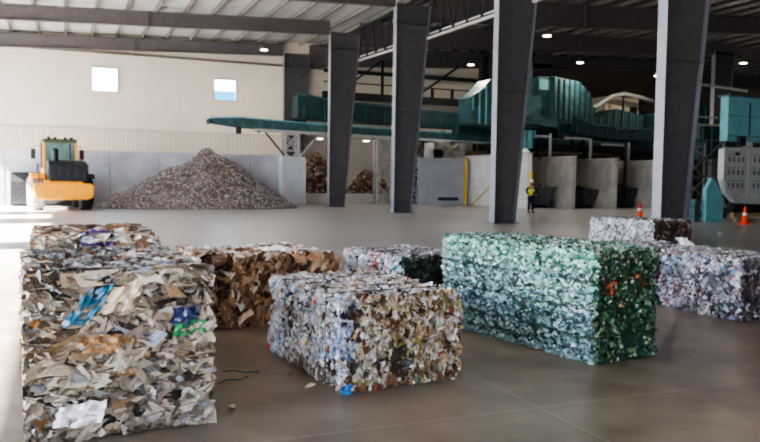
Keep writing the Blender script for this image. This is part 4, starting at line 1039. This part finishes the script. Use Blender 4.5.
SM_L = [('#f2f2f6', 9), ('#f6f6f8', 6), ('#c4c8d2', 3), ('#e0a9b0', .8), ('#8f8a88', 1.5), ('#b9d2d6', 1)]
SM_F = [('#2b312c', 5), ('#3d463c', 4), ('#1d211f', 5), ('#5b5f52', 2.4), ('#86817a', 1.3), ('#2f4a44', 2)]
bs = make_bale((3.66, 8.02), R(12), 1.0, 1.3, .75, {
    'left': face(1000, (.02, .055), SM_L, tilt=.5, zones=[(lambda a, b: a < .12, [('#2f7f80', 3), ('#9fd0d8', 2), ('#e9eef2', 3)]), (lambda a, b: (a > .38) & (a < .5) & (b > .3), [('#e3a2a8', 2), ('#f0dfe0', 2), ('#c96a70', 1)])]),
    'front': face(700, (.02, .06), SM_F, tilt=.5), 'right': face(400, (.02, .06), SM_F, tilt=.5),
    'top': face(800, (.02, .06), [('#b9b3b1', 4), ('#8d8886', 3), ('#dedce0', 3), ('#5c5855', 2), ('#a9a3ad', 3)], tilt=.4)}, M['paper'], '#2c2c2b', .03, .07, 21, (.35, .7, 1.05), 'y', 'mixed_bale')
tag(bs, 'small bale with bright white side and black-green front, behind the middle bale', 'bale')

RT = [('#c3c4d0', 6), ('#e6e6ee', 5), ('#9a9bab', 4), ('#77798a', 3), ('#4b4c58', 2.2), ('#b9837f', .8), ('#c25a50', .5), ('#6fa3a0', .7), ('#8fa6cf', 1.2), ('#2c2d35', 1)]
RT_F = [('#5b5358', 4), ('#2c2a2e', 4), ('#8a8288', 3), ('#c3bcc2', 1.5), ('#7b4a44', 1)]
br = None
for i, (y, L_, lb) in enumerate(((6.55, 1.33, 'grey-white plastic bale at the right edge, nearer of the pair right of the green bale'), (7.95, 1.5, 'grey-white plastic bale directly behind the green bale, farther of the right-hand pair'))):
    br = make_bale((7.45, y), R(0), 1.1, L_, .76, {
        'left': face(1300, (.016, .055), RT, tilt=.55, lump=.07, zones=[(lambda a, b: (b < .45) & (b > .2) & (a > .4) & (a < .8), [('#c46058', 1.2), ('#d8d3dc', 3), ('#6b6c7a', 2)])]),
        'front': face(500, (.02, .06), RT_F, tilt=.5), 'back': face(300, (.02, .06), RT, tilt=.5), 'right': face(300, (.02, .06), RT, tilt=.5),
        'top': face(900, (.02, .06), [('#b5b0b4', 4), ('#dcdae0', 3), ('#8d8788', 3), ('#6a6466', 2)], tilt=.5, lump=.08)}, M['plastic'], '#3c3c44', .035, .06, 25 + i, (.3, .65, 1.0), 'y', 'plastic_bale')
    tag(br, lb, 'bale')
sheet('white_film', [(.75, .3, .77), (.97, .28, .78), (1.0, .48, .87), (.8, .5, .88)], M['white_film'], br, .02, seed=12)

FR_L = [('#ececf2', 7), ('#d3d2da', 5), ('#9c98a0', 3), ('#6a6468', 1.8), ('#d0878c', .8), ('#8fa0c0', .8)]
FR_F = [('#5b3a34', 5), ('#3a2725', 4), ('#7d5a52', 3), ('#a98f88', 1.8), ('#2a1d1c', 3), ('#c9bcb8', .8)]
bf = make_bale((14.2, 15.3), R(8), 1.55, 2.2, .68, {
    'left': face(900, (.03, .08), FR_L, tilt=.5), 'front': face(700, (.03, .08), FR_F, tilt=.5), 'right': face(200, (.04, .08), FR_F, tilt=.5),
    'top': face(700, (.03, .08), [('#b9b3b6', 4), ('#87817f', 3), ('#e6e4e8', 2), ('#6b5a55', 3)], tilt=.45, lump=.08)}, M['plastic'], '#3c3436', .03, .09, 31, (.5, 1.1, 1.7), 'y', 'mixed_bale')
tag(bf, 'far bale with white side and dark red-brown end in front of the nearest column', 'bale')

# loose wire ends and scraps lying by the left bale
for i, (x, y, r_) in enumerate(((1.12, 5.95, .3), (1.22, 6.3, -.5), (1.05, 6.55, .9))):
    mb = MB(); mb.tube([(0, 0, .012), (.09, .03, .02), (.2, .0, .012), (.3, .05, .015)], .005, 5); o = mb.build('wire_scrap', M['wire']); o.location = (x, y, 0); o.rotation_euler = (0, 0, r_)
    tag(o, 'thin bent wire scrap lying on the floor beside the nearest left bale', 'wire', 'wire scraps on the floor')
for i, (x, y, c, lb) in enumerate(((1.78, 5.62, '#e2ddd6', 'small white paper scrap on the floor at the left foot of the middle bale'), (1.75, 6.05, '#8d7a68', 'small brown scrap on the floor left of the middle bale'),
                                (1.10, 5.3, '#cfc6b8', 'small cream scrap on the floor at the right foot of the nearest left bale'))):
    f = flakes(np.array([[0, 0, .02]]), np.array([[0, 0, 1.]]), np.array([.045]), np.array([lin(c)]), .15)
    f[0][:, 2] = np.maximum(f[0][:, 2], .002)
    o = scrap_object('paper_scrap', [f], M['paper']); o.location = (x, y, 0); tag(o, lb, 'scrap')

# ------------------------------------------------------------------ light
w = bpy.data.worlds.new('World'); SC.world = w; w.use_nodes = True
N = w.node_tree.nodes; L = w.node_tree.links; bg_ = N['Background']
tc = N.new('ShaderNodeTexCoord'); sp = N.new('ShaderNodeSeparateXYZ'); L.new(tc.outputs['Generated'], sp.inputs[0])
rp = N.new('ShaderNodeValToRGB'); L.new(sp.outputs['Z'], rp.inputs[0])
rp.color_ramp.elements[0].color = (.80, .88, 1.0, 1); rp.color_ramp.elements[1].position = .6; rp.color_ramp.elements[1].color = (.42, .62, 1.0, 1)
L.new(rp.outputs[0], bg_.inputs['Color']); bg_.inputs['Strength'].default_value = 13.0

sun = bpy.data.lights.new('sun', 'SUN'); sun.energy = 135; sun.angle = R(.6); sun.color = (1, .95, .86)
so = bpy.data.objects.new('sun', sun); COL.objects.link(so)
d = Vector((1, .12, -.66)).normalized(); so.rotation_euler = d.to_track_quat('-Z', 'Y').to_euler()

def portal(name, loc, sx, sy, direction):
    a = bpy.data.lights.new(name, 'AREA'); a.shape = 'RECTANGLE'; a.size = sx; a.size_y = sy; a.cycles.is_portal = True
    o = bpy.data.objects.new(name, a); COL.objects.link(o); o.location = loc; o.rotation_euler = Vector(direction).to_track_quat('-Z', 'Z').to_euler(); return o
for (a, b, zt) in [(-6, 17.5, 6.45), (19.5, 27.5, 6.45), (31, 34, 6.4), (37, 49, 6.8)]:
    portal('door_daylight', (WX0 - .02, (a + b) / 2, zt / 2), b - a, zt, (1, 0, 0))
portal('door_daylight', (-2, WY0 - .02, 2.3), 8, 4.6, (0, 1, 0))  # unseen rear opening, added as fill from the camera side

# ------------------------------------------------------------------ camera
A = R(22.8); p = math.atan(40.5 / 750); roll = .014
fwd = Vector((math.sin(A) * math.cos(p), math.cos(A) * math.cos(p), -math.sin(p)))
r0 = Vector((math.cos(A), -math.sin(A), 0)); u0 = r0.cross(fwd)
right = r0 * math.cos(roll) + u0 * math.sin(roll); upv = u0 * math.cos(roll) - r0 * math.sin(roll)
cam = bpy.data.cameras.new('camera'); co = bpy.data.objects.new('camera', cam); COL.objects.link(co)
mt = Matrix((right, upv, -fwd)).transposed().to_4x4(); mt.translation = Vector((0, 0, 1.65)); co.matrix_world = mt
cam.lens = 36 * 750 / 760; cam.sensor_width = 36; cam.sensor_fit = 'HORIZONTAL'; cam.clip_end = 300
cam.dof.use_dof = True; cam.dof.focus_distance = 6.5; cam.dof.aperture_fstop = 5.6
SC.camera = co
SC.view_settings.view_transform = 'AgX'
SC.view_settings.exposure = .3
SC.view_settings.look = 'AgX - Medium High Contrast'
SC.cycles.filter_width = 2.1
